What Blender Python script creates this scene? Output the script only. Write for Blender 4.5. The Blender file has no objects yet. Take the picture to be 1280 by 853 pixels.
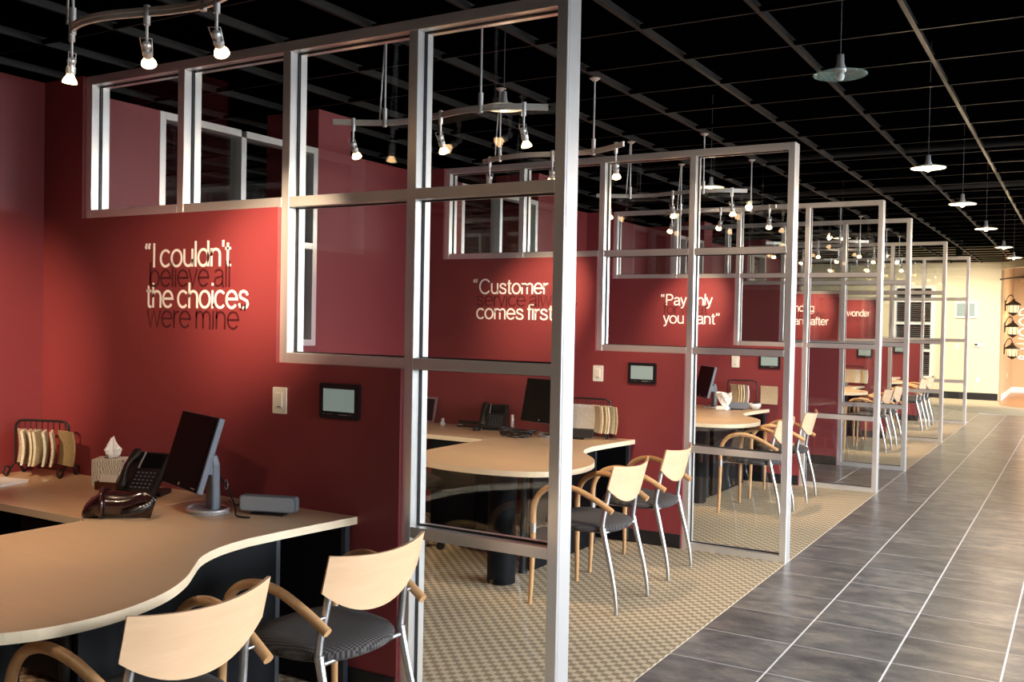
import bpy, bmesh, math, random
from mathutils import Vector, Matrix
random.seed(7)
R = math.radians
scene = bpy.context.scene
COL = scene.collection

# ------------------------------------------------------------------ camera, world, large lights, exposure
cam_d = bpy.data.cameras.new('camera'); cam = bpy.data.objects.new('camera', cam_d); COL.objects.link(cam)
cam_d.lens = 36.0 * 1206.83 / 1280.0; cam_d.sensor_width = 36.0; cam_d.sensor_fit = 'HORIZONTAL'
cam_d.clip_start = 0.05; cam_d.clip_end = 200
def aim_camera(loc, yaw, pitch, roll):
    y, p, r = R(yaw), R(pitch), R(roll)
    fw = Vector((-math.sin(y) * math.cos(p), math.cos(y) * math.cos(p), math.sin(p)))
    rt = fw.cross(Vector((0, 0, 1))).normalized(); up = rt.cross(fw)
    X = math.cos(r) * rt + math.sin(r) * up; U = -math.sin(r) * rt + math.cos(r) * up
    m = Matrix((X, U, -fw)).transposed().to_4x4(); m.translation = Vector(loc)
    cam.matrix_world = m
aim_camera((1.652, -3.149, 1.562), 30.636, -1.175, 1.0825)
scene.camera = cam

world = bpy.data.worlds.new('world'); scene.world = world; world.use_nodes = True
wb = world.node_tree.nodes['Background']; wb.inputs[0].default_value = (0.75, 0.85, 1.0, 1); wb.inputs[1].default_value = 0.12
scene.view_settings.view_transform = 'Standard'; scene.view_settings.look = 'None'
scene.view_settings.gamma = 1.0; scene.view_settings.use_curve_mapping = False
scene.view_settings.exposure = 0.12
try:
    scene.cycles.transparent_max_bounces = 48
    scene.cycles.max_bounces = 10; scene.cycles.diffuse_bounces = 4; scene.cycles.glossy_bounces = 5
    scene.cycles.sample_clamp_indirect = 6.0
    scene.cycles.use_denoising = True
except Exception: pass

def light(kind, name, loc, power, color, parent=None, target=None, **kw):
    d = bpy.data.lights.new(name, kind); d.energy = power; d.color = color
    for k, v in kw.items(): setattr(d, k, v)
    o = bpy.data.objects.new(name, d); COL.objects.link(o); o.location = loc
    if target is not None:
        o.rotation_euler = (Vector(target) - Vector(loc)).to_track_quat('-Z', 'Y').to_euler()
    return o
XR = 5.4                                                     # unseen showroom wall across the aisle, windows added for their daylight
WINDOWS_R = [(-1.8, -0.5), (0.2, 2.6), (3.2, 5.6), (11.4, 13.8), (15.4, 17.6), (18.3, 20.5)]  # unseen openings, placed to throw daylight on the posts and back wall
# area lamp standing for overcast sky outside the added windows, above the far horizon
light('AREA', 'sky_outside', (9.5, 8.0, 4.1), 22000, (0.90, 0.95, 1.0), target=(0, 8.0, 4.1), shape='RECTANGLE', size=36.0, size_y=4.4)

# ------------------------------------------------------------------ materials
MATS = {}
def new_mat(name):
    m = bpy.data.materials.new(name); m.use_nodes = True; nt = m.node_tree
    b = nt.nodes['Principled BSDF']; MATS[name] = m
    return m, nt, b
def simple(name, col, rough=0.5, metal=0.0, spec=0.5, noise=0.0, scale=8.0, bump=0.0, bscale=200.0, coat=0.0):
    m, nt, b = new_mat(name)
    b.inputs['Base Color'].default_value = (*col, 1); b.inputs['Roughness'].default_value = rough
    b.inputs['Metallic'].default_value = metal; b.inputs['Specular IOR Level'].default_value = spec
    b.inputs['Coat Weight'].default_value = coat
    if noise or bump: tc = nt.nodes.new('ShaderNodeTexCoord')
    if noise:
        n = nt.nodes.new('ShaderNodeTexNoise'); n.inputs['Scale'].default_value = scale; n.inputs['Detail'].default_value = 4
        nt.links.new(tc.outputs['Object'], n.inputs['Vector'])
        mx = nt.nodes.new('ShaderNodeMix'); mx.data_type = 'RGBA'
        mx.inputs[6].default_value = (*[c * (1 - noise) for c in col], 1); mx.inputs[7].default_value = (*[min(1, c * (1 + noise)) for c in col], 1)
        nt.links.new(n.outputs[0], mx.inputs[0]); nt.links.new(mx.outputs[2], b.inputs['Base Color'])
    if bump:
        n2 = nt.nodes.new('ShaderNodeTexNoise'); n2.inputs['Scale'].default_value = bscale
        nt.links.new(tc.outputs['Object'], n2.inputs['Vector'])
        bp = nt.nodes.new('ShaderNodeBump'); bp.inputs['Strength'].default_value = bump; bp.inputs['Distance'].default_value = 0.002
        nt.links.new(n2.outputs[0], bp.inputs['Height']); nt.links.new(bp.outputs[0], b.inputs['Normal'])
    return m
def emit(name, col, strength):
    m, nt, b = new_mat(name)
    b.inputs['Base Color'].default_value = (0, 0, 0, 1)
    b.inputs['Emission Color'].default_value = (*col, 1); b.inputs['Emission Strength'].default_value = strength
    return m
def wood(name, c1, c2, rough, scale=(3, 30, 30), coat=0.0):
    m, nt, b = new_mat(name)
    tc = nt.nodes.new('ShaderNodeTexCoord'); mp = nt.nodes.new('ShaderNodeMapping'); mp.inputs['Scale'].default_value = scale
    n = nt.nodes.new('ShaderNodeTexNoise'); n.inputs['Scale'].default_value = 1.5; n.inputs['Detail'].default_value = 6; n.inputs['Distortion'].default_value = 0.6
    r = nt.nodes.new('ShaderNodeValToRGB'); r.color_ramp.elements[0].color = (*c1, 1); r.color_ramp.elements[1].color = (*c2, 1)
    r.color_ramp.elements[0].position = 0.3; r.color_ramp.elements[1].position = 0.72
    nt.links.new(tc.outputs['Object'], mp.inputs[0]); nt.links.new(mp.outputs[0], n.inputs['Vector']); nt.links.new(n.outputs[0], r.inputs[0])
    nt.links.new(r.outputs[0], b.inputs['Base Color']); b.inputs['Roughness'].default_value = rough; b.inputs['Coat Weight'].default_value = coat
    return m

simple('red_paint', (0.205, 0.029, 0.034), 0.55, noise=0.06, scale=3.0, bump=0.12, bscale=260)
simple('beige_paint', (0.74, 0.63, 0.43), 0.6, noise=0.03, scale=2.0)
simple('tan_paint', (0.50, 0.34, 0.19), 0.6, noise=0.04, scale=2.0)
simple('dark_paint', (0.030, 0.022, 0.022), 0.7)
simple('baseboard_black', (0.010, 0.010, 0.012), 0.45)
simple('white_trim', (0.75, 0.73, 0.70), 0.45)
simple('aluminium', (0.86, 0.85, 0.84), 0.32, metal=0.76)
simple('gasket_black', (0.008, 0.008, 0.009), 0.5)
simple('runner_metal', (0.0085, 0.0083, 0.008), 0.6, spec=0.3)
simple('plenum_black', (0.0010, 0.0010, 0.0012), 0.95, spec=0.0)
simple('tee_metal', (0.011, 0.0105, 0.010), 0.6, spec=0.25)
simple('pipe_dark', (0.02, 0.022, 0.026), 0.6)
wood('maple_top', (0.56, 0.385, 0.235), (0.60, 0.415, 0.26), 0.36, (2, 22, 22))
simple('maple_edge', (0.82, 0.68, 0.48), 0.4, noise=0.05, scale=20)
wood('maple_ply', (0.72, 0.465, 0.275), (0.80, 0.54, 0.335), 0.38, (12, 2.5, 16))
wood('beech', (0.52, 0.285, 0.125), (0.62, 0.36, 0.17), 0.4, (20, 20, 6))
simple('charcoal_laminate', (0.0035, 0.0042, 0.006), 0.55, spec=0.12)
simple('grey_edge', (0.035, 0.04, 0.05), 0.45)
simple('steel', (0.56, 0.56, 0.57), 0.36, metal=1.0)
simple('satin_nickel', (0.66, 0.66, 0.67), 0.34, metal=0.6)
simple('track_metal', (0.66, 0.64, 0.62), 0.36, metal=0.55)
simple('black_plastic', (0.008, 0.008, 0.009), 0.35)
simple('black_matte', (0.012, 0.012, 0.013), 0.6)
simple('screen_black', (0.003, 0.003, 0.004), 0.5, spec=0.04)
simple('silver_plastic', (0.30, 0.31, 0.33), 0.35)
simple('slate_plastic', (0.13, 0.15, 0.18), 0.45)
simple('bezel_side', (0.10, 0.115, 0.15), 0.4)
simple('speaker_grey', (0.30, 0.33, 0.36), 0.6, bump=0.5, bscale=500)
simple('lcd_grey', (0.20, 0.25, 0.235), 0.35)
b_ = MATS['lcd_grey'].node_tree.nodes['Principled BSDF']; b_.inputs['Emission Color'].default_value = (0.50, 0.66, 0.62, 1); b_.inputs['Emission Strength'].default_value = 0.22
simple('white_plastic', (0.80, 0.77, 0.68), 0.4)
simple('paper_white', (0.85, 0.83, 0.82), 0.7)
simple('maroon_gloss', (0.022, 0.006, 0.006), 0.18, coat=0.6)
simple('brown_leather', (0.10, 0.03, 0.015), 0.4, noise=0.3, scale=60)
simple('letter_white', (0.95, 0.94, 0.92), 0.5)
simple('letter_maroon', (0.060, 0.006, 0.009), 0.5)
simple('iron_black', (0.008, 0.008, 0.008), 0.4)
simple('bronze', (0.03, 0.018, 0.012), 0.45, metal=0.3)
simple('beige_carpet', (0.50, 0.40, 0.25), 0.95, noise=0.15, scale=120)
wood('wood_floor', (0.34, 0.15, 0.06), (0.44, 0.21, 0.09), 0.3, (2, 14, 14))
simple('blind_slat', (0.16, 0.16, 0.15), 0.5)
simple('night_glass', (0.004, 0.005, 0.007), 0.12)
simple('clear_acrylic', (0.6, 0.62, 0.62), 0.2)
for i, c in enumerate([(0.45, 0.36, 0.25), (0.66, 0.56, 0.42), (0.74, 0.67, 0.55), (0.60, 0.48, 0.33), (0.56, 0.43, 0.25), (0.70, 0.58, 0.41), (0.36, 0.27, 0.14), (0.82, 0.76, 0.65)]):
    simple('carpet_swatch_%d' % i, c, 0.95, noise=0.6, scale=150, bump=1.0, bscale=200)
emit('bulb_glow', (1.0, 0.60, 0.28), 12.0)
emit('filament_glow', (1.0, 0.72, 0.42), 14.0)
emit('lantern_glow', (1.0, 0.68, 0.32), 1.9)

# dark woven seat cloth
m, nt, b = new_mat('seat_cloth')
tc = nt.nodes.new('ShaderNodeTexCoord'); ck = nt.nodes.new('ShaderNodeTexChecker'); ck.inputs['Scale'].default_value = 150
ck.inputs['Color1'].default_value = (0.016, 0.014, 0.014, 1); ck.inputs['Color2'].default_value = (0.082, 0.074, 0.072, 1)
mp = nt.nodes.new('ShaderNodeMapping'); mp.inputs['Rotation'].default_value = (0, 0, 0.6); mp.inputs['Scale'].default_value = (1.0, 0.6, 0.001)
nt.links.new(tc.outputs['Object'], mp.inputs[0]); nt.links.new(mp.outputs[0], ck.inputs[0]); nt.links.new(ck.outputs[0], b.inputs['Base Color']); b.inputs['Roughness'].default_value = 0.9

# clear glass: Schlick mirror over straight-through transparency
m = bpy.data.materials.new('clear_glass'); m.use_nodes = True; nt = m.node_tree; MATS['clear_glass'] = m
nt.nodes.remove(nt.nodes['Principled BSDF'])
lw = nt.nodes.new('ShaderNodeLayerWeight'); lw.inputs[0].default_value = 0.5
pw = nt.nodes.new('ShaderNodeMath'); pw.operation = 'POWER'; pw.inputs[1].default_value = 5.0
ma = nt.nodes.new('ShaderNodeMath'); ma.operation = 'MULTIPLY_ADD'; ma.inputs[1].default_value = 0.95; ma.inputs[2].default_value = 0.045
tr = nt.nodes.new('ShaderNodeBsdfTransparent'); tr.inputs[0].default_value = (0.97, 0.985, 0.98, 1)
gl = nt.nodes.new('ShaderNodeBsdfGlossy'); gl.inputs['Roughness'].default_value = 0.0
ms = nt.nodes.new('ShaderNodeMixShader')
nt.links.new(lw.outputs['Facing'], pw.inputs[0]); nt.links.new(pw.outputs[0], ma.inputs[0]); nt.links.new(ma.outputs[0], ms.inputs[0])
nt.links.new(tr.outputs[0], ms.inputs[1]); nt.links.new(gl.outputs[0], ms.inputs[2]); nt.links.new(ms.outputs[0], nt.nodes['Material Output'].inputs[0])

# slate tile, varied per tile
m, nt, b = new_mat('slate_tile')
geo = nt.nodes.new('ShaderNodeNewGeometry'); oi = nt.nodes.new('ShaderNodeObjectInfo')
mp = nt.nodes.new('ShaderNodeMapping'); mp.inputs['Scale'].default_value = (2.2, 4.2, 1.0)
cm = nt.nodes.new('ShaderNodeCombineXYZ'); mlt = nt.nodes.new('ShaderNodeMath'); mlt.operation = 'MULTIPLY'; mlt.inputs[1].default_value = 37.0
nt.links.new(oi.outputs['Random'], mlt.inputs[0]); nt.links.new(mlt.outputs[0], cm.inputs[2]); nt.links.new(cm.outputs[0], mp.inputs['Location'])
n1 = nt.nodes.new('ShaderNodeTexNoise'); n1.inputs['Scale'].default_value = 1.9; n1.inputs['Detail'].default_value = 12; n1.inputs['Roughness'].default_value = 0.74; n1.inputs['Distortion'].default_value = 0.25
cr = nt.nodes.new('ShaderNodeValToRGB')
cr.color_ramp.elements[0].position = 0.36; cr.color_ramp.elements[0].color = (0.058, 0.060, 0.066, 1)
cr.color_ramp.elements[1].position = 0.64; cr.color_ramp.elements[1].color = (0.27, 0.235, 0.20, 1)
e = cr.color_ramp.elements.new(0.50); e.color = (0.140, 0.132, 0.126, 1)
hs = nt.nodes.new('ShaderNodeHueSaturation'); mr = nt.nodes.new('ShaderNodeMapRange'); mr.inputs[3].default_value = 0.80; mr.inputs[4].default_value = 1.18
nt.links.new(oi.outputs['Random'], mr.inputs[0]); nt.links.new(mr.outputs[0], hs.inputs['Value'])
nt.links.new(geo.outputs['Position'], mp.inputs[0]); nt.links.new(mp.outputs[0], n1.inputs['Vector']); nt.links.new(n1.outputs[0], cr.inputs[0]); nt.links.new(cr.outputs[0], hs.inputs['Color'])
nt.links.new(hs.outputs[0], b.inputs['Base Color']); b.inputs['Roughness'].default_value = 0.30; b.inputs['Specular IOR Level'].default_value = 0.45
bp = nt.nodes.new('ShaderNodeBump'); bp.inputs['Strength'].default_value = 0.25; bp.inputs['Distance'].default_value = 0.004
nt.links.new(n1.outputs[0], bp.inputs['Height']); nt.links.new(bp.outputs[0], b.inputs['Normal'])
simple('grout', (0.80, 0.76, 0.72), 0.85, noise=0.2, scale=30)

# basket-weave carpet: two-tone check with loop relief
m, nt, b = new_mat('woven_carpet')
geo = nt.nodes.new('ShaderNodeNewGeometry'); ck = nt.nodes.new('ShaderNodeTexChecker'); ck.inputs['Scale'].default_value = 1 / 0.036
ck.inputs['Color1'].default_value = (0.74, 0.59, 0.375, 1); ck.inputs['Color2'].default_value = (0.35, 0.25, 0.145, 1)
dn = nt.nodes.new('ShaderNodeTexNoise'); dn.inputs['Scale'].default_value = 60; dn.inputs['Detail'].default_value = 2
va = nt.nodes.new('ShaderNodeVectorMath'); va.operation = 'MULTIPLY_ADD'; va.inputs[1].default_value = (0.012, 0.012, 0); va.inputs[2].default_value = (0, 0, 0)
flat = nt.nodes.new('ShaderNodeVectorMath'); flat.operation = 'MULTIPLY_ADD'; flat.inputs[1].default_value = (1, 1, 0); flat.inputs[2].default_value = (0.003, 0.003, 0.01)
nt.links.new(geo.outputs['Position'], dn.inputs['Vector']); nt.links.new(geo.outputs['Position'], flat.inputs[0])
nt.links.new(dn.outputs['Color'], va.inputs[0]); nt.links.new(flat.outputs[0], va.inputs[2]); nt.links.new(va.outputs[0], ck.inputs[0])
sp = nt.nodes.new('ShaderNodeTexNoise'); sp.inputs['Scale'].default_value = 420
mx = nt.nodes.new('ShaderNodeMix'); mx.data_type = 'RGBA'; mx.blend_type = 'MULTIPLY'; mx.inputs[0].default_value = 0.55
nt.links.new(geo.outputs['Position'], sp.inputs['Vector']); nt.links.new(ck.outputs[0], mx.inputs[6]); nt.links.new(sp.outputs['Color'], mx.inputs[7])
br = nt.nodes.new('ShaderNodeBrightContrast'); br.inputs['Bright'].default_value = 0.05
nt.links.new(mx.outputs[2], br.inputs[0]); nt.links.new(br.outputs[0], b.inputs['Base Color']); b.inputs['Roughness'].default_value = 0.97; b.inputs['Specular IOR Level'].default_value = 0.1
bp = nt.nodes.new('ShaderNodeBump'); bp.inputs['Strength'].default_value = 0.5; bp.inputs['Distance'].default_value = 0.004
nt.links.new(ck.outputs['Fac'], bp.inputs['Height']); nt.links.new(bp.outputs[0], b.inputs['Normal'])

# damask tissue carton
m, nt, b = new_mat('damask_print')
tc = nt.nodes.new('ShaderNodeTexCoord'); w1 = nt.nodes.new('ShaderNodeTexWave'); w1.inputs['Scale'].default_value = 32; w1.inputs['Distortion'].default_value = 9; w1.inputs['Detail'].default_value = 1.5
cr = nt.nodes.new('ShaderNodeValToRGB'); cr.color_ramp.interpolation = 'CONSTANT'
cr.color_ramp.elements[0].color = (0.42, 0.41, 0.38, 1); cr.color_ramp.elements[1].color = (0.85, 0.83, 0.78, 1); cr.color_ramp.elements[1].position = 0.5
nt.links.new(tc.outputs['Object'], w1.inputs['Vector']); nt.links.new(w1.outputs[0], cr.inputs[0]); nt.links.new(cr.outputs[0], b.inputs['Base Color']); b.inputs['Roughness'].default_value = 0.6

# ------------------------------------------------------------------ mesh tools
class MB:
    def __init__(s): s.v = []; s.f = []; s.sm = []
    def add(s, vs, fs, smooth=False):
        k = len(s.v); s.v += [tuple(p) for p in vs]; s.f += [tuple(i + k for i in f) for f in fs]; s.sm += [smooth] * len(fs); return s
    def box(s, x0, x1, y0, y1, z0, z1, c=0.0, M=None):
        x0, x1 = min(x0, x1), max(x0, x1); y0, y1 = min(y0, y1), max(y0, y1); z0, z1 = min(z0, z1), max(z0, z1)
        if c <= 0:
            vs = [(x0, y0, z0), (x1, y0, z0), (x1, y1, z0), (x0, y1, z0), (x0, y0, z1), (x1, y0, z1), (x1, y1, z1), (x0, y1, z1)]
            fs = [(0, 3, 2, 1), (4, 5, 6, 7), (0, 1, 5, 4), (1, 2, 6, 5), (2, 3, 7, 6), (3, 0, 4, 7)]
        else:
            c = min(c, (x1 - x0) * .45, (y1 - y0) * .45, (z1 - z0) * .45)
            bm = bmesh.new(); bmesh.ops.create_cube(bm, size=1)
            for v in bm.verts: v.co = ((x0 + x1) / 2 + v.co.x * (x1 - x0), (y0 + y1) / 2 + v.co.y * (y1 - y0), (z0 + z1) / 2 + v.co.z * (z1 - z0))
            bmesh.ops.bevel(bm, geom=list(bm.edges), offset=c, segments=1, affect='EDGES')
            bm.verts.index_update(); vs = [v.co.copy() for v in bm.verts]; fs = [[v.index for v in f.verts] for f in bm.faces]; bm.free()
        if M: vs = [M @ Vector(p) for p in vs]
        return s.add(vs, fs)
    def tube(s, pts, r, n=10, caps=True):
        pts = [Vector(p) for p in pts]; rs = r if isinstance(r, (list, tuple)) else [r] * len(pts)
        rings = []; t = (pts[1] - pts[0]).normalized(); ref = Vector((0, 0, 1)) if abs(t.z) < .9 else Vector((1, 0, 0))
        nrm = t.cross(ref).normalized()
        for i, p in enumerate(pts):
            if i == 0: t = (pts[1] - pts[0])
            elif i == len(pts) - 1: t = (pts[-1] - pts[-2])
            else: t = (pts[i + 1] - p).normalized() + (p - pts[i - 1]).normalized()
            t = t.normalized(); nrm = (nrm - t * nrm.dot(t)).normalized(); bn = t.cross(nrm)
            rings.append([p + (nrm * math.cos(2 * math.pi * k / n) + bn * math.sin(2 * math.pi * k / n)) * rs[i] for k in range(n)])
        vs = [q for ring in rings for q in ring]; fs = []
        for i in range(len(pts) - 1):
            for k in range(n): fs.append((i * n + k, i * n + (k + 1) % n, (i + 1) * n + (k + 1) % n, (i + 1) * n + k))
        s.add(vs, fs, True)
        if caps:
            s.add(rings[0], [tuple(range(n))[::-1]]); s.add(rings[-1], [tuple(range(n))])
        return s
    def lathe(s, prof, n=20, M=None):
        vs = []; fs = []
        for r, z in prof:
            for k in range(n): vs.append(Vector((r * math.cos(2 * math.pi * k / n), r * math.sin(2 * math.pi * k / n), z)))
        for i in range(len(prof) - 1):
            for k in range(n): fs.append((i * n + k, i * n + (k + 1) % n, (i + 1) * n + (k + 1) % n, (i + 1) * n + k))
        if M: vs = [M @ p for p in vs]
        return s.add(vs, fs, True)
    def prism(s, poly, z0, z1, axis='Z'):
        n = len(poly)
        def P(a, b, c): return (a, b, c) if axis == 'Z' else ((a, c, b) if axis == 'Y' else (c, a, b))
        vs = [P(a, b, z0) for a, b in poly] + [P(a, b, z1) for a, b in poly]
        fs = [tuple(range(n))[::-1], tuple(range(n, 2 * n))] + [(i, (i + 1) % n, n + (i + 1) % n, n + i) for i in range(n)]
        return s.add(vs, fs)
    def rings(s, rr, cap0=True, cap1=True, smooth=True):
        n = len(rr[0]); vs = [p for r in rr for p in r]; fs = []
        for i in range(len(rr) - 1):
            for k in range(n): fs.append((i * n + k, i * n + (k + 1) % n, (i + 1) * n + (k + 1) % n, (i + 1) * n + k))
        if cap0: fs.append(tuple(range(n))[::-1])
        if cap1: fs.append(tuple(range((len(rr) - 1) * n, len(rr) * n)))
        return s.add(vs, fs, smooth)
    def mesh(s, name, mat):
        me = bpy.data.meshes.new(name); me.from_pydata(s.v, [], s.f); me.update()
        bm = bmesh.new(); bm.from_mesh(me); bmesh.ops.recalc_face_normals(bm, faces=bm.faces); bm.to_mesh(me); bm.free()
        for p, q in zip(me.polygons, s.sm): p.use_smooth = q
        me.materials.append(MATS[mat]); return me
    def build(s, name, mat, parent=None, loc=(0, 0, 0), rot=(0, 0, 0)):
        return link(name, s.mesh(name, mat), parent, loc, rot)
def link(name, me, parent=None, loc=(0, 0, 0), rot=(0, 0, 0)):
    o = bpy.data.objects.new(name, me); COL.objects.link(o); o.location = loc; o.rotation_euler = rot
    if parent: o.parent = parent
    return o
def tag(o, label=None, cat=None, group=None, kind=None):
    if label: o['label'] = label
    if cat: o['category'] = cat
    if group: o['group'] = group
    if kind: o['kind'] = kind
    return o
def thing(name, label, cat, loc=(0, 0, 0), rz=0.0, group=None, kind=None):
    o = bpy.data.objects.new(name, None); COL.objects.link(o); o.location = loc; o.rotation_euler = (0, 0, rz)
    o.empty_display_size = 0.1
    return tag(o, label, cat, group, kind)
KIDS = {}
def copy_tree(o, parent=None, rename=None):
    c = o.copy(); COL.objects.link(c)
    if parent: c.parent = parent
    if rename: c.name = rename
    for ch in [k for k in o.children]: copy_tree(ch, c)
    return c
def spline(pts, n=6):
    pts = [Vector(p) for p in pts]; out = []
    for i in range(len(pts) - 1):
        p0 = pts[max(i - 1, 0)]; p1 = pts[i]; p2 = pts[i + 1]; p3 = pts[min(i + 2, len(pts) - 1)]
        for k in range(n):
            t = k / n
            out.append(0.5 * ((2 * p1) + (p2 - p0) * t + (2 * p0 - 5 * p1 + 4 * p2 - p3) * t * t + (3 * p1 - p0 - 3 * p2 + p3) * t ** 3))
    out.append(pts[-1]); return out
def rounded_rect(x0, x1, y0, y1, r, n=4):
    out = []
    for cx, cy, a0 in ((x1 - r, y1 - r, 0), (x0 + r, y1 - r, 90), (x0 + r, y0 + r, 180), (x1 - r, y0 + r, 270)):
        for k in range(n + 1):
            a = R(a0 + 90 * k / n); out.append((cx + r * math.cos(a), cy + r * math.sin(a)))
    return out
def _arc(cx, cy, rx, ry, a0, a1, n=14):
    return [(cx + rx * math.cos(R(a0 + (a1 - a0) * k / n)), cy + ry * math.sin(R(a0 + (a1 - a0) * k / n))) for k in range(n + 1)]
GL = {                                                        # light grotesque stroke letters: advance, strokes
 ' ': (15, []), 'l': (12, [[(6, 0), (6, 74)]]), 'i': (12, [[(6, 0), (6, 52)], [(6, 65), (6, 73)]]), 'I': (14, [[(7, 0), (7, 72)]]),
 'n': (42, [[(6, 0), (6, 52)], [(6, 30)] + _arc(21, 33, 15, 16, 175, 0) + [(36, 0)]]), 'h': (42, [[(6, 0), (6, 74)], [(6, 30)] + _arc(21, 33, 15, 16, 175, 0) + [(36, 0)]]),
 'u': (42, [[(6, 52)] + _arc(21, 19, 15, 16, 180, 355) + [(36, 22)], [(36, 52), (36, 0)]]),
 'm': (62, [[(6, 0), (6, 52)], [(6, 32)] + _arc(18.5, 35, 12.5, 14, 175, 0) + [(31, 0)], [(31, 32)] + _arc(43.5, 35, 12.5, 14, 175, 0) + [(56, 0)]]),
 'o': (46, [_arc(23, 26, 19, 23.5, 90, 450, 28)]), 'c': (42, [_arc(23, 26, 19, 23.5, 42, 318, 24)]),
 'e': (45, [[(4, 27), (42, 27)] + _arc(23, 26, 19, 23.5, 3, 322, 26)]),
 'a': (42, [_arc(21, 37, 14.5, 12.5, 165, 0) + [(35.5, 8), (37, 2), (41, 1)], [(35.5, 31), (22, 28), (10, 25), (5.5, 15), (9, 5), (19, 2.5), (29, 6), (35.5, 15)]]),
 'b': (46, [[(6, 0), (6, 74)], _arc(24, 26, 18, 23.5, 180, 540, 28)]), 'd': (46, [[(40, 0), (40, 74)], _arc(22, 26, 18, 23.5, 0, 360, 28)]),
 'g': (46, [[(40, 52), (40, 0)] + _arc(23, -3, 17, 14, 0, -150, 12), _arc(22, 26, 18, 23.5, 0, 360, 28)]),
 'r': (25, [[(6, 0), (6, 52)], [(6, 28), (8, 38), (14, 46), (25, 49)]]),
 's': (41, [[(35, 38), (31, 46), (21, 49.5), (11, 46.5), (7.5, 39), (11, 31), (22, 27), (33, 22), (36.5, 13), (32, 5), (20, 2.5), (9, 6), (4.5, 15)]]),
 't': (24, [[(11, 66), (11, 9), (14, 3), (23, 2.5)], [(2, 50), (22, 50)]]), 'f': (22, [[(10, 0), (10, 62), (13, 69), (22, 71)], [(1, 50), (21, 50)]]),
 'v': (36, [[(2, 52), (18, 1), (34, 52)]]), 'w': (56, [[(2, 52), (15, 1), (28, 51), (41, 1), (54, 52)]]),
 'y': (36, [[(2, 52), (18.5, 3)], [(34, 52), (16, -8), (11, -15), (3, -16)]]),
 'C': (60, [_arc(32, 36, 27, 33.5, 38, 322, 28)]), 'O': (64, [_arc(32, 36, 27, 33.5, 90, 450, 32)]), 'P': (47, [[(6, 0), (6, 69), (26, 69)] + _arc(26, 51.5, 16, 17.5, 90, -90) + [(6, 34)]]),
 'N': (54, [[(6, 0), (6, 72), (46, 0), (46, 72)]]), 'D': (58, [[(6, 0), (6, 69), (22, 69)] + _arc(24, 36, 27, 33, 90, -90) + [(6, 3)]]), 'W': (74, [[(3, 72), (19, 0), (36, 72), (53, 0), (69, 72)]]),
 '&': (54, [[(48, 0), (14, 50), (13, 62), (22, 69), (31, 64), (31, 54), (10, 30), (5, 16), (12, 4), (24, 2), (36, 10), (45, 26)]]),
 '\u201c': (31, [[(8, 55), (5, 61), (9, 72)], [(20, 55), (17, 61), (21, 72)]]), '\u201d': (24, [[(4, 54), (8, 62), (7, 71)], [(16, 54), (20, 62), (19, 71)]]), "'": (11, [[(5.5, 55), (5.5, 74)]])}
def text_mesh(name, body, mat, depth=0.001, stroke=6.6):
    """ribbon letters in the XY plane, 100 units to the em, thin in Z"""
    mb = MB(); x = 0.0
    for ch in body:
        adv, strokes = GL[ch]
        hw = stroke / 2
        for st in strokes:
            P2 = [Vector((px + x, py)) for px, py in st]; rr = []
            for i, p in enumerate(P2):
                d0 = (P2[i] - P2[i - 1]).normalized() if i else (P2[1] - P2[0]).normalized()
                d1 = (P2[i + 1] - P2[i]).normalized() if i < len(P2) - 1 else d0
                t = (d0 + d1).normalized(); k = min(1.0 / max(.45, t.dot(d0)), 1.8); nn = Vector((-t.y, t.x)) * hw * k
                a, b = p + nn, p - nn
                rr.append([(a.x / 100, a.y / 100, -depth), (b.x / 100, b.y / 100, -depth), (b.x / 100, b.y / 100, depth), (a.x / 100, a.y / 100, depth)])
            mb.rings(rr, smooth=False)
        x += adv
    return mb.mesh(name, mat)

# ------------------------------------------------------------------ measures of the place
H = 2.77; W = 0.0445; D = 0.105; ZC = 3.05
XD, XC, XB, XA = -0.6766, -1.3638, -2.0404, -2.7252
Z1, Z2, Z3 = 2.0674, 1.3827, 0.6985
PY = {1: 0.0, 2: 3.228, 3: 6.445, 4: 8.128, 5: 11.283, 6: 14.393}
XW = -3.087
YE = 20.68                                                   # end wall
NTH = {1: 'first', 2: 'second', 3: 'third', 4: 'fourth', 5: 'fifth', 6: 'sixth'}

# ------------------------------------------------------------------ floor
floor = MB().box(-8, XR + 1, -9, 26, -0.12, -0.0008).build('floor', 'grout')
tag(floor, 'aisle floor of grey slate tiles with pale grout joints', 'floor', kind='structure')
T = 0.458; G = 0.0030; GX = 0.0048
tile = MB().box(-T / 2 + GX, T / 2 - GX, -T / 2 + G, T / 2 - G, -0.0009, 0.0, c=0.0003).mesh('tile', 'slate_tile')
Y0 = 1.163 - 4 * 0.4583
n_t = 0
for r in range(0, 40):
    yc = Y0 + 0.4583 * (r + 0.5)
    for c in range(0, 7):
        xc = T * (c + 0.5)
        far = 17.05 - 0.4 * xc
        if yc + T / 2 > far or n_t >= 290: continue
        if c >= 6 and r > 12: continue
        link('tile', tile, floor, (xc, yc, 0)); n_t += 1
field = MB()
def tile_patch(c0, c1, r0, r1, skip):
    for r in range(r0, r1):
        for c in range(c0, c1):
            if skip(r, c): continue
            x = T * c; y = Y0 + 0.4583 * r
            field.add([(x + GX, y + G, 0), (x + T - GX, y + G, 0), (x + T - GX, y + T - G, 0), (x + GX, y + T - G, 0)], [(0, 1, 2, 3)])
def in_main(r, c):
    yc = Y0 + 0.4583 * (r + .5); far = 17.05 - 0.4 * T * (c + .5)
    if yc + T / 2 > far: return True
    return 0 <= c < 7 and 0 <= r < 40 and not (c >= 6 and r > 12)
tile_patch(0, 12, -17, 42, in_main)
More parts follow.
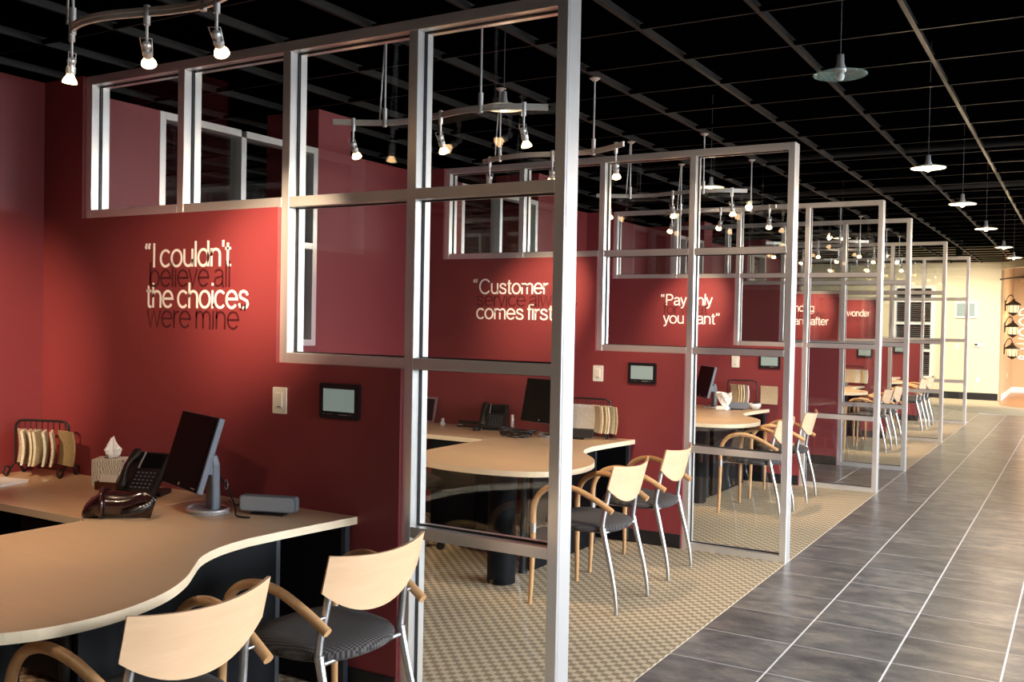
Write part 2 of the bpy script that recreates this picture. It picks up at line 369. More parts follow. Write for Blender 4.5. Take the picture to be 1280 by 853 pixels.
tile_patch(-7, 0, 16, 20, lambda r, c: False)
tile_patch(-15, 0, 34, 41, lambda r, c: False)
fo = field.build('tile_field', 'slate_tile', floor); fo['kind'] = 'stuff'
def carpet(name, y0, y1, x0=XW, x1=0.0, label=''):
    o = MB().box(x0, x1, y0, y1, -0.0007, 0.0015).build(name, 'woven_carpet'); return tag(o, label, 'carpet', kind='structure')
carpet('floor_carpet', -4.6, PY[3] + D, label='tan and brown basket weave carpet under the near cubicles')
carpet('floor_carpet', PY[4], PY[6] + 0.3, label='tan and brown woven carpet under the far cubicles')
# plain carpet and wood floor at the far end
cp = [(-7.0, 18.6), (-1.2, 18.1), (-0.71, 17.78), (-0.23, 17.10), (0.3, 16.85), (0.75, 16.65), (1.6, 16.4), (3.4, 16.1), (5.3, 16.0), (5.3, 19.0), (3.4, 18.3), (1.6, 18.4), (0.65, 18.80), (0.195, 19.24), (0.05, 20.70), (-7.0, 20.70)]
tag(MB().prism(cp, -0.0029, 0.003).build('floor_band', 'beige_carpet'), 'plain beige carpet band curving across the far end', 'carpet', kind='structure')
wp = [(0.05, 24.4), (0.05, 20.70), (0.195, 19.24), (0.65, 18.80), (1.6, 18.4), (3.4, 18.3), (5.3, 19.0), (5.3, 24.4)]
tag(MB().prism(wp, -0.0029, 0.002).build('floor_wood', 'wood_floor'), 'warm brown wood floor in the far alcove', 'wood floor', kind='structure')

# ------------------------------------------------------------------ red partition walls with stepped tops
def red_wall(n):
    y = PY[n]; f = -0.020; bk = D + 0.020
    w = thing('wall_%d' % n, 'dark red stepped wall below the %s glazed screen from the camera' % NTH[n], 'wall', (0, y, 0), kind='structure')
    poly = [(XW, 0), (XD - W, 0), (XD - W, Z2 - W / 2), (XC - W, Z2 - W / 2), (XC - W, Z1 - W / 2), (XA - W, Z1 - W / 2), (XA - W, H), (XW, H)]
    MB().prism(poly, f, bk, 'Y').build('wall_panel', 'red_paint', w)
    bb = thing('baseboard_%d' % n, 'black rubber baseboard along the %s red wall' % NTH[n], 'baseboard', (0, y, 0), kind='structure')
    MB().box(XW, XD - W - 0.001, f - 0.008, f, 0.004, 0.10, c=0.003).build('front_strip', 'baseboard_black', bb)
    MB().box(XW, XD - W - 0.001, bk, bk + 0.008, 0.004, 0.10, c=0.003).build('rear_strip', 'baseboard_black', bb)
    return w
WALLS = {n: red_wall(n) for n in PY}

# ------------------------------------------------------------------ glazed stepped screens
def glazed(n, y):
    s = thing('window_%d' % n, '', '', (0, y, 0), kind='structure')
    A = 'aluminium'
    MB().box(-W, 0, 0, D, 0, H, c=0.002).build('post', A, s)
    MB().box(0, 0.0015, 0.012, D - 0.012, 0.0, H - 0.004).build('cover_strip', A, s)
    for x, zb in ((XD, 0.0), (XC, Z2 - W / 2), (XB, Z1 - W / 2), (XA, Z1 - W / 2)):
        MB().box(x - W, x, 0, D, zb, H - (0 if x == XA else W), c=0.0015).build('mullion', A, s)
    rails = []
    cols = {'A': (XA, XB - W), 'B': (XB, XC - W), 'C': (XC, XD - W), 'D': (XD, -W)}
    MB().box(XA, -W, 0, D, H - W, H, c=0.0015).build('rail', A, s)
    for cset, z in (('ABCD', Z1), ('CD', Z2), ('D', Z3), ('D', W / 2)):
        for c in cset:
            MB().box(cols[c][0], cols[c][1], 0.0004, D - 0.0004, z - W / 2, z + W / 2, c=0.001).build('rail', A, s)
    rows = {'1': (Z1 + W / 2, H - W), '2': (Z2 + W / 2, Z1 - W / 2), '3': (Z3 + W / 2, Z2 - W / 2), '4': (W, Z3 - W / 2)}
    for c, rr in (('A', '1'), ('B', '1'), ('C', '12'), ('D', '1234')):
        for r in rr:
            x0, x1 = cols[c]; z0, z1 = rows[r]
            p = MB().box(x0, x1, D / 2 - 0.003, D / 2 + 0.003, z0, z1).build('glass_pane', 'clear_glass', s)
            g = MB(); k = 0.005; ya, yb = D / 2 - 0.008, D / 2 + 0.008
            for (a0, a1, b0, b1) in ((x0, x1, z0, z0 + k), (x0, x1, z1 - k, z1), (x0, x0 + k, z0 + k, z1 - k), (x1 - k, x1, z0 + k, z1 - k)):
                for (q0, q1) in ((ya, D / 2 - 0.0032), (D / 2 + 0.0032, yb)): g.box(a0, a1, q0, q1, b0, b1)
            g.build('gasket', 'gasket_black', p)
    return s
scr = glazed(1, 0.0)
for n in PY:
    o = scr if n == 1 else copy_tree(scr, rename='window_%d' % n)
    o.location = (0, PY[n], 0)
    tag(o, 'silver metal framed stepped glass screen, %s from the camera' % NTH[n], 'glass screen', 'stepped glass screens', 'structure')

# ------------------------------------------------------------------ back wall of the cubicles with windows and piers
wn = 7
TH = 0.12
def back_wall(tagname, y0, y1, win, label):
    """y0,y1: span; win: (a,b,c) absolute edges of the two window columns"""
    global wn
    w = thing('wall_%s' % tagname, label, 'wall', (XW, 0, 0), kind='structure')
    if not win:
        MB().box(-TH, 0, y0, y1, 0, H).build('wall_panel', 'red_paint', w); return
    a, b, c, e = win
    poly = [(y0, 0), (e, 0), (e, H), (y0, H)]
    # pieces around the stepped opening
    mb = MB()
    mb.prism([(y0, 0), (c, 0), (c, Z2 - W / 2), (b, Z2 - W / 2), (b, Z1 - W / 2), (a, Z1 - W / 2), (a, H), (y0, H)], -TH, 0, 'X')
    mb.build('wall_panel', 'red_paint', w)
    MB().box(-TH, 0, e, y1, 0, H).build('wall_panel', 'red_paint', w)
    pr = MB().box(-0.5, 0.003, c, e, 0, ZC).build('pier', 'red_paint', w)
    f = thing('window_%d' % wn, 'stepped aluminium window in the back wall, %s' % label.split(',')[-1].strip(), 'window', (XW, 0, 0), kind='structure'); wn += 1
    def bar(nm, p0, p1, q0, q1): MB().box(-0.10, 0.004, p0, p1, q0, q1, c=0.0015).build(nm, 'aluminium', f)
    bar('jamb', a, a + W, Z1 - W / 2, H); bar('jamb', c - W, c, Z2 - W / 2, H); bar('mullion', b - W / 2, b + W / 2, Z2 - W / 2, H - W)
    for p0, p1, z in ((a + W, b - W / 2, H - W / 2), (b + W / 2, c - W, H - W / 2), (a + W, b - W / 2, Z1), (b + W / 2, c - W, Z1), (b + W / 2, c - W, Z2)):
        bar('rail', p0, p1, z - W / 2, z + W / 2)
    for p0, p1, q0, q1 in ((a + W, b - W / 2, Z1 + W / 2, H - W), (b + W / 2, c - W, Z1 + W / 2, H - W), (b + W / 2, c - W, Z2 + W / 2, Z1 - W / 2)):
        MB().box(-0.051, -0.045, p0, p1, q0, q1).build('glass_pane', 'clear_glass', f)
def bays(y): return (y + 0.715, y + 1.379, y + 2.085, y + 2.437)
back_wall('back_1', -3.1, -0.02, bays(-3.22), 'dark red back wall, behind the foreground desk')
back_wall('back_2', 0.125, PY[2] - .02, bays(0.0), 'dark red back wall, between the first and second screens')
back_wall('back_3', PY[2] + .125, PY[3] - .02, bays(PY[2]), 'dark red back wall, between the second and third screens')
back_wall('back_4', PY[3] + .125, PY[4] - .02, None, 'dark red back wall, closing the tiled passage')
back_wall('back_5', PY[4] + .125, PY[5] - .02, bays(PY[4]), 'dark red back wall, between the fourth and fifth screens')
back_wall('back_6', PY[5] + .125, PY[6] - .02, bays(PY[5]), 'dark red back wall, between the fifth and sixth screens')

# ------------------------------------------------------------------ outer shell
def shell(name, box, mat, label):
    return tag(MB().box(*box).build(name, mat), label, 'wall', kind='structure')
shell('wall_far_left', (-7.2, -7.08, -9, YE, 0, 3.5), 'dark_paint', 'dark wall of the back room behind the cubicle windows')
shell('wall_rear', (-8, XR + 0.5, -9.12, -9, 0, 3.5), 'tan_paint', 'tan wall behind the camera across the showroom')
# right wall with window openings
rw = thing('wall_right', 'beige showroom wall with added tall windows opposite the cubicles', 'wall', (XR, 0, 0), kind='structure')
ys = [-9] + [v for ab in WINDOWS_R for v in ab] + [24.5]
for i in range(0, len(ys), 2): MB().box(0, 0.16, ys[i], ys[i + 1], 0, 3.5).build('wall_panel', 'beige_paint', rw)
for k, (a, b) in enumerate(WINDOWS_R):
    MB().box(0, 0.16, a, b, 0, 0.3).build('wall_panel', 'beige_paint', rw); MB().box(0, 0.16, a, b, 2.7, 3.5).build('wall_panel', 'beige_paint', rw)
    f = thing('window_%d' % (20 + k), 'unseen tall daylight window added in the opposite showroom wall, %s along the aisle' % NTH[k + 1], 'window', (XR, 0, 0), kind='structure')
    for p0, p1, q0, q1 in ((a, a + .06, .3, 2.7), (b - .06, b, .3, 2.7), ((a + b) / 2 - .03, (a + b) / 2 + .03, .36, 2.64), (a + .06, b - .06, .3, .36), (a + .06, b - .06, 2.64, 2.7)):
        MB().box(0.03, 0.13, p0, p1, q0, q1).build('frame_bar', 'aluminium', f)
# end wall (beige) with the blind window, and the far alcove
ew = thing('wall_end', 'pale beige wall closing the end of the aisle', 'wall', (0, YE, 0), kind='structure')
WX0, WX1, WZ0, WZ1 = -2.17, -1.31, 0.42, 2.56
MB().box(-7.08, WX0, 0, 0.14, 0, ZC + .45).build('wall_panel', 'beige_paint', ew); MB().box(WX1, 0.045, 0, 0.14, 0, ZC + .45).build('wall_panel', 'beige_paint', ew)
MB().box(WX0, WX1, 0, 0.14, 0, WZ0).build('wall_panel', 'beige_paint', ew); MB().box(WX0, WX1, 0, 0.14, WZ1, ZC + .45).build('wall_panel', 'beige_paint', ew)
bbe = tag(MB().box(-7.0, 0.045, -0.012, 0, 0.003, 0.16, c=0.003).build('baseboard_end', 'baseboard_black', loc=(0, YE, 0)), 'black baseboard along the beige end wall', 'baseboard', kind='structure')
f = thing('window_19', 'dark window with horizontal blinds in a white frame on the beige end wall', 'window', (0, YE, 0), kind='structure')
for p0, p1, q0, q1 in ((WX0 - .03, WX0 + .06, WZ0, WZ1), (WX1 - .06, WX1 + .03, WZ0, WZ1), (WX0 + .06, WX1 - .06, WZ1 - .07, WZ1), (WX0 + .06, WX1 - .06, WZ0, WZ0 + .07), (WX0 + .06, WX1 - .06, 2.18, 2.24), (WX0 + .06, WX1 - .06, 1.66, 1.72), (WX0 + .06, WX1 - .06, 1.04, 1.10)):
    MB().box(p0, p1, -0.02, 0.10, q0, q1, c=0.003).build('frame_bar', 'white_trim', f)
MB().box(WX0 + .05, WX1 - .05, 0.10, 0.11, WZ0 + .05, WZ1 - .05).build('glass_pane', 'night_glass', f)
sl = MB().box(WX0 + .065, WX1 - .065, -0.016, 0.016, -0.0012, 0.0012).mesh('slat', 'blind_slat')
z = WZ0 + .10
while z < WZ1 - .08:
    if all(abs(z - q) > .04 for q in (2.21, 1.69, 1.07)): link('slat', sl, f, (0, 0.06, z), (R(28), 0, 0))
    z += 0.047
shell('wall_alcove_side', (0.045, 0.10, YE + .14, 24.3, 0, 3.5), 'tan_paint', 'tan side wall of the far alcove behind the lanterns')
shell('wall_alcove_back', (0.045, XR, 24.3, 24.42, 0, 3.5), 'tan_paint', 'warm tan back wall of the far alcove with vertical lettering')
tag(MB().box(0.10, 0.112, YE + .14, 24.29, 0.003, 0.14).build('trim_1', 'white_trim'), 'white baseboard along the alcove side wall', 'baseboard', kind='structure')
tag(MB().box(0.112, XR, 24.288, 24.3, 0.003, 0.14).build('trim_2', 'white_trim'), 'white baseboard along the alcove back wall', 'baseboard', kind='structure')
# curved soffit over the alcove opening
arc = [(0.045 + 0.0, YE), (0.35, YE - 0.75), (0.9, YE - 1.35), (1.7, YE - 1.75), (2.7, YE - 1.85), (3.8, YE - 1.6), (4.7, YE - 1.0), (5.3, YE - 0.2)]
arc = [tuple(p)[:2] for p in spline([(x, y, 0) for x, y in arc], 4)]
sof = MB().prism(arc + [(x, y + 0.14) for x, y in arc[::-1]], 2.90, ZC + .02)
tag(sof.build('trim_3', 'beige_paint'), 'curved beige soffit over the far alcove', 'soffit', kind='structure')
tag(MB().prism([(x - .02, y - .05) for x, y in arc] + [(x, y - .01) for x, y in arc[::-1]], 2.67, 2.70).build('trim_4', 'bronze'), 'thin dark curved rail below the alcove soffit', 'rail', kind='structure')
for p0, p1, q0, q1, nm in ((0.25, 2.6, 2.80, 2.86, 'shelf'),):
    s_ = thing('display_shelf', 'pale timber ledge high on the alcove back wall', 'shelf', (0, 24.0, 0))
    MB().box(p0, p1, 0, 0.3, q0, q1, c=0.004).build('board', 'maple_top', s_); MB().box(p0 + .2, p1, 0.05, 0.3, q0 - .08, q0 - .03).build('batten', 'bronze', s_)

# ------------------------------------------------------------------ ceiling: open black plenum behind a bronze T grid
ceil = tag(MB().box(-8, XR + .3, -9, 24.5, 3.42, 3.5).build('ceiling', 'plenum_black'), 'black ceiling void behind an exposed metal grid', 'ceiling', kind='structure')
def tee(name, length, along, parent, loc):
    key = ('tee', name, round(length, 3), along)
    if key not in KIDS:
        mb = MB(); a, b = -length / 2, length / 2; fl = 0.0115 if name == 'main_runner' else 0.006
        wb_ = 0.045 if name == 'main_runner' else 0.030
        if along == 'Y': mb.box(-fl, fl, a, b, 0, 0.002).box(-0.001, 0.001, a, b, 0.002, wb_)
        else: mb.box(a, b, -fl, fl, 0.0003, 0.0017).box(a, b, -0.001, 0.001, 0.002, wb_)
        me = mb.mesh(name, 'runner_metal' if name == 'main_runner' else 'tee_metal')
        if name == 'cross_tee':                              # cross tee webs take the deck black, their unlit side put into colour
            me.materials.append(MATS['plenum_black'])
            for p in me.polygons:
                if max(me.vertices[i].co.z for i in p.vertices) > 0.0021: p.material_index = 1
        KIDS[key] = me
    return link(name, KIDS[key], parent, loc)
for k in range(-11, 8): tee('main_runner', 29.5, 'Y', ceil, (0.283 + 0.610 * k, 5.8, ZC))
ty = 2.03 - 0.6256 * 16
while ty < 20.5:
    tee('cross_tee', 12.6, 'X', ceil, (-1.25, ty, ZC)); ty += 0.6256
tag(MB().tube([(-6, 6.9, 3.28), (5.3, 6.9, 3.28)], 0.045).build('conduit', 'pipe_dark'), 'dark conduit running above the ceiling grid, nearer the camera', 'pipe')
tag(MB().tube([(-6, 9.4, 3.26), (5.3, 9.4, 3.26)], 0.06).build('conduit', 'pipe_dark'), 'dark duct pipe running above the ceiling grid, farther down the aisle', 'pipe')

# ------------------------------------------------------------------ wall lettering
def lettering(n, body, mat, x0, x1, z, cap=0.118):
    me = text_mesh('lettering', body, mat, stroke=(7.6 if mat == 'letter_white' else 6.2))
    xs = [v.co.x for v in me.vertices]; a, b = min(xs), max(xs); sx = (x1 - x0) / (b - a); sz = cap / 0.73
    for v in me.vertices: v.co = ((v.co.x - a) * sx + x0, -0.0205 - (v.co.z + .001) * 0.4, v.co.y * sz + z)
    o = link('lettering', me, WALLS[n]); o['label'] = ('white' if mat == 'letter_white' else 'dark maroon') + ' vinyl lettering'
    return o
LW, LM = 'letter_white', 'letter_maroon'
for n, body, mat, x0, x1, z in (
    (1, '\u201cI couldn\'t', LW, -2.282, -1.692, 1.789), (1, 'believe all', LM, -2.246, -1.698, 1.694), (1, 'the choices', LW, -2.267, -1.576, 1.595), (1, 'were mine\u201d', LM, -2.265, -1.594, 1.500),
    (2, '\u201cCustomer', LW, -2.475, -1.806, 1.770), (2, 'service always', LM, -2.442, -1.560, 1.674), (2, 'comes first\u201d', LW, -2.443, -1.715, 1.575),
    (3, '\u201cPay only', LW, -2.203, -1.634, 1.761), (3, 'for what', LM, -2.172, -1.686, 1.669), (3, 'you want\u201d', LW, -2.173, -1.557, 1.570),
    (5, '\u201cOutstanding', LW, -2.440, -1.756, 1.785), (5, 'service before', LM, -2.400, -1.600, 1.690), (5, 'and after', LW, -2.040, -1.544, 1.592),
    (6, '\u201cNo wonder', LW, -2.140, -1.542, 1.760), (6, 'and rent\u201d', LM, -2.100, -1.520, 1.668)):
    lettering(n, body, mat, x0, x1, z)

# ------------------------------------------------------------------ wall devices
def light_switch(n, y=None, x0=-1.42, loc=None):
    t = thing('light_switch', 'cream rocker light switch on the %s red wall' % NTH[n], 'switch', (-1.378, PY[n] - 0.020, 1.195), group='light switches')
    MB().prism(rounded_rect(-.040, .040, -.058, .058, .006), -0.007, 0.0, 'Y').build('plate', 'white_plastic', t)
    MB().box(-.018, .018, -0.011, -0.006, -.034, .034, c=0.002).build('rocker', 'white_plastic', t)
    MB().box(-.010, .010, -0.0118, -0.0105, -.029, -.026).build('slider_mark', 'black_matte', t)
def wall_panel(n):
    t = thing('touch_panel', 'black wall touch panel with grey screen on the %s red wall' % NTH[n], 'touch panel', (-1.032, PY[n] - 0.020, 1.213), group='wall touch panels')
    MB().prism(rounded_rect(-.107, .107, -.075, .072, .006), -0.016, 0.0, 'Y').build('bezel', 'black_plastic', t)
    MB().box(-.084, .084, -0.0185, -0.015, -.045, .050, c=0.001).build('screen', 'lcd_grey', t)
    for k, x in enumerate((-.082, -.06, -.045, .0, .045, .06)):
        MB().box(x, x + (.045 if k == 3 else .005), -0.0175, -0.0155, -.059, -.056).build('touch_key', 'silver_plastic', t)
for n in (1, 2, 3, 5, 6): wall_panel(n)
for n in (1, 2, 3): light_switch(n)
# end wall devices
t = thing('wall_screen', 'grey screen in a white frame on the beige end wall', 'screen', (-0.64, YE, 2.01))
MB().box(-.23, .23, -.05, 0, -.19, .19, c=.008).build('frame', 'white_trim', t); MB().box(-.185, .185, -.056, -.048, -.145, .145).build('panel', 'lcd_grey', t)
t = thing('thermostat', 'small white thermostat box on the beige end wall', 'thermostat', (-0.385, YE, 1.228))
MB().box(-.08, .08, -.03, 0, -.042, .042, c=.006).build('case', 'white_plastic', t); MB().box(-.06, .0, -.033, -.029, -.012, .026).build('display', 'black_plastic', t)
for nm, x, z_, lb in (('light_switch', -0.80, 1.19, 'white light switch plate seen through the last glass screen on the end wall'), ('power_outlet', -0.365, 0.45, 'white power outlet low on the beige end wall')):
    t = thing(nm, lb, nm.split('_')[1], (x, YE, z_))
    MB().prism(rounded_rect(-.04, .04, -.06, .06, .006), -0.008, 0, 'Y').build('plate', 'white_plastic', t); MB().box(-.016, .016, -.012, -.007, -.033, .033, c=.002).build('insert', 'white_trim', t)
t = thing('power_outlet', 'pale power outlet on the tan alcove side wall', 'outlet', (0.10, 22.6, 0.5))
MB().box(0, .008, -.04, .04, -.06, .06, c=.003).build('plate', 'white_plastic', t); MB().box(.007, .011, -.018, .018, -.034, .034).build('insert', 'white_trim', t)
# vertical sign text in the alcove
me = text_mesh('sign_lettering', '& WOOD', 'letter_white', 0.004, stroke=8.0)
xs = [v.co.x for v in me.vertices]; a, b_ = min(xs), max(xs)
for v in me.vertices: v.co = (-v.co.y * 0.62, -v.co.z, (v.co.x - a) * (1.36 / (b_ - a)))
o = link('sign_lettering', me, None, (0.67, 24.293, 0.80)); tag(o, 'white capital lettering running up the tan alcove wall', 'lettering')

# ------------------------------------------------------------------ chairs
def make_chair():
    t = thing('guest_chair', 'x', 'chair', group='guest chairs at the desks')
    # seat pad
    out = []
    for k in range(32):
        a = 2 * math.pi * k / 32; c, s_ = math.cos(a), math.sin(a)
        x = 0.225 * math.copysign(abs(c) ** 0.72, c) - 0.03; y = 0.245 * math.copysign(abs(s_) ** 0.75, s_) * (1 - 0.10 * (c + 0.2))
        out.append((x, y))
    rr = []
    for sc, z in ((0.30, 0.474), (0.62, 0.473), (0.86, 0.468), (0.97, 0.458), (1.0, 0.446), (0.985, 0.432), (0.93, 0.422), (0.5, 0.419)):
        rr.append([((x + .03) * sc - .03, y * sc, z - 0.10 * (x * sc) ** 2 + (0.012 if x < 0 else 0) * (abs(x) * sc / .25)) for x, y in out])
    MB().rings(rr).build('seat', 'seat_cloth', t)
    # backrest: bent ply
    nu, nv, th = 18, 6, 0.011
    fr, bk = [], []
    for i in range(nu + 1):
        u = -1 + 2 * i / nu
        zt = 0.782 + 0.018 * u * u; zb = 0.582 + 0.092 * abs(u) ** 2.2
        for j in range(nv + 1):
            v = j / nv; z = zb + (zt - zb) * v
            x = 0.243 - 0.055 * u * u + (z - 0.70) * 0.26; y = 0.238 * u
            nx = Vector((1, 0.46 * u, 0)).normalized()
            fr.append((x - nx.x * th / 2, y - nx.y * th / 2, z)); bk.append((x + nx.x * th / 2, y + nx.y * th / 2, z))
    mb = MB(); N = len(fr); q = nv + 1; fs = []
    for i in range(nu):
        for j in range(nv):
            a = i * q + j; fs.append((a, a + 1, a + q + 1, a + q)); fs.append((N + a, N + a + q, N + a + q + 1, N + a + 1))
    mb.add(fr + bk, fs, True)
    es = []
    for i in range(nu):
        es.append((i * q, (i + 1) * q, N + (i + 1) * q, N + i * q)); es.append((i * q + nv, N + i * q + nv, N + (i + 1) * q + nv, (i + 1) * q + nv))
    for j in range(nv):
        es.append((j, N + j, N + j + 1, j + 1)); k = nu * q; es.append((k + j, k + j + 1, N + k + j + 1, N + k + j))
    mb.add(fr + bk, es); mb.build('backrest', 'maple_ply', t)
    for s_ in (-1, 1):
        y = 0.205 * s_
        MB().tube(spline([(.142, y, .452), (.150, y, .42), (.176, y * 1.01, .32), (.207, y * 1.03, .20), (.229, y * 1.045, .09), (.238, y * 1.05, .0)], 4), [.0175 - .0080 * k / 20 for k in range(21)], 12).build('leg', 'steel', t)
        MB().tube(spline([(.139, y, .438), (.145, y, .50), (.156, y * .97, .57), (.172, y * .93, .665), (.184, y * .90, .72)], 4), .0135, 12).build('back_post', 'steel', t)
        yf = 0.270 * s_
        lg = MB().tube([(-.252, yf * 1.06, .0), (-.250, yf * 1.04, .10), (-.249, yf * 1.015, .27), (-.248, yf, .40)], [.0105, .0125, .0150, .016], 12).build('leg', 'beech', t)
        MB().tube([(-.248, yf, .395), (-.248, yf, .445)], .0168, 12).build('collar', 'steel', t)
        MB().tube(spline([(-.248, yf, .440), (-.250, yf, .49), (-.244, yf, .55), (-.220, yf, .602), (-.180, yf, .640), (-.125, yf * .99, .662), (-.06, yf * .98, .668), (.02, yf * .955, .652), (.10, yf * .93, .618), (.17, yf * .905, .580), (.215, yf * .89, .553)], 4), .0165, 12).build('armrest', 'beech', t)
        MB().tube([(.163, y * .93, .585), (.163, yf * .93, .585)], .006, 8).build('bolt', 'steel', t)
    fr_ = MB().tube([(-.246, -.27, .418), (-.246, .27, .418)], .009, 8).tube([(.148, -.205, .425), (.148, .205, .425)], .009, 8)
    for s_ in (-1, 1): fr_.tube([(-.246, .17 * s_, .418), (.148, .17 * s_, .425)], .008, 8)
    fr_.build('seat_frame', 'steel', t)
    return t
chair0 = make_chair(); used = []
def chair(x, y, rz, label):
    o = chair0 if not used else copy_tree(chair0, rename='guest_chair')
    used.append(o); o.location = (x, y, 0.0015); o.rotation_euler = (0, 0, R(rz)); o['label'] = label
    return o
CH = 'maple backed chair with steel rear legs'
chair(-0.605, -1.315, -2, CH + ', cut off by the bottom edge in the foreground')
chair(-0.600, -0.555, -3, CH + ', beside the first screen in the foreground')
chair(-0.695, PY[2] - 1.455, 0, CH + ' just behind the tall first screen post')
chair(-0.725, PY[2] - 0.655, 2, CH + ' beside the second red wall end')
chair(-0.665, PY[3] - 1.565, 0, CH + ', seen through the second screen glass')
chair(-0.672, PY[3] - 0.715, 3, CH + ' just right of the second screen post')
chair(-0.67, PY[5] - 1.52, 0, CH + ', nearer one between fourth and fifth screens')
chair(-0.67, PY[5] - 0.72, 0, CH + ', farther one between fourth and fifth screens')
chair(-0.67, PY[6] - 1.52, 0, CH + ', nearer one between fifth and sixth screens')
chair(-0.67, PY[6] - 0.72, 0, CH + ', farther one between fifth and sixth screens')

# ------------------------------------------------------------------ desks
PEN = [(-.935, -.022), (-.965, -.22), (-.99, -.42), (-1.003, -.56), (-.995, -.66), (-.972, -.76), (-.925, -.86), (-.85, -.955), (-.765, -1.06), (-.695, -1.18), (-.655, -1.30), (-.640, -1.42), (-.652, -1.54), (-.695, -1.65), (-.775, -1.74), (-.90, -1.80), (-1.08, -1.835), (-1.28, -1.835), (-1.46, -1.80), (-1.62, -1.72), (-1.72, -1.58), (-1.765, -1.40), (-1.772, -1.15), (-1.765, -.92), (-1.757, -.70), (-1.757, -.022)]
def make_desk(dx=0.0):
    t = thing('desk', 'x', 'desk', group='maple topped cubicle desks')
    pen = [tuple(p)[:2] for p in spline([(x, y, 0) for x, y in PEN[3:25]], 3)]
    outline = PEN[:3] + pen + [PEN[25]]
    MB().prism(outline, 0.7045, 0.735).build('peninsula_top', 'maple_top', t)
    n = len(outline); e = MB()
    for i in range(n - 2):                                   # pale edge band
        (x0, y0), (x1, y1) = outline[i], outline[i + 1]
        d = Vector((x1 - x0, y1 - y0, 0)).normalized(); nn = Vector((-d.y, d.x, 0)) * -1
        if i >= n - 3: continue
        e.add([(x0, y0, .7045), (x1, y1, .7045), (x1, y1, .7345), (x0, y0, .7345), (x0 - d.y * -.0, y0, .7345)][:4], [(0, 1, 2, 3)])
    band = MB(); off = []
    for i, (x, y) in enumerate(outline[:-1]):
        p = Vector(outline[i - 1]) if i else Vector((outline[0][0], 0.1)); q = Vector(outline[i + 1])
        d = (q - p).normalized(); off.append((x - d.y * 0.0025, y + d.x * 0.0025) if True else None)
    # orientation: outline runs clockwise seen from above, so outward is to the left of travel
    rr = []
    for (x, y), (ox, oy) in zip(outline[:-1], off): rr.append([(x, y, .7040), (ox, oy, .7040), (ox, oy, .7352), (x, y, .7352)])
    band.rings(rr, smooth=False); band.build('edge_band', 'maple_edge', t)
    MB().box(-3.075 - dx, -1.7595, -.695, -.022, .7045, .735, c=.002).build('return_top', 'maple_top', t)
    MB().box(-3.07 - dx, -1.80, -.6985, -.6955, .7040, .7350).build('edge_band', 'maple_edge', t)
    MB().box(-1.125, -1.10, -1.20, -.32, .02, .704).build('modesty_panel', 'charcoal_laminate', t)
    MB().box(-1.125, -1.10, -.318, -.296, .02, .704).build('panel_edge', 'grey_edge', t)
    MB().box(-1.70, -.985, -.062, -.034, .02, .704).build('end_panel', 'charcoal_laminate', t)
    MB().box(-.984, -.962, -.062, -.034, .02, .704).build('panel_edge', 'grey_edge', t)
    MB().tube([(-1.16, -1.46, .004), (-1.16, -1.46, .704)], .085, 24).build('support_column', 'charcoal_laminate', t)
    MB().tube([(-1.16, -1.20, .03), (-1.16, -1.20, .704)], .022, 12).build('leg', 'black_matte', t)
    MB().tube([(-1.16, -1.20, .004), (-1.16, -1.20, .03)], [.03, .018], 12).build('glide', 'black_matte', t)
    pd = MB().box(-2.25, -1.85, -.66, -.10, .03, .70, c=.004).build('pedestal', 'charcoal_laminate', t)
    for z0, z1 in ((.04, .34), (.35, .52), (.53, .69)): MB().box(-2.24, -1.86, -.675, -.66, z0, z1, c=.003).build('drawer', 'charcoal_laminate', pd)
    MB().box(-3.06 - dx, -3.03 - dx, -.66, -.05, .02, .704).build('side_panel', 'charcoal_laminate', t)
    return t
DL = 'L-shaped maple desk with rounded peninsula '
for n, dx, lb in ((1, 0.0, DL + 'in the left foreground'), (2, -.145, DL + 'behind the first glass screen'), (3, -.09, DL + 'behind the second glass screen'), (5, -.09, DL + 'between the fourth and fifth screens'), (6, -.09, DL + 'between the fifth and sixth screens')):
    o = make_desk(dx)
    o.location = (dx, PY[n], 0); o['label'] = lb
DZ = 0.7355

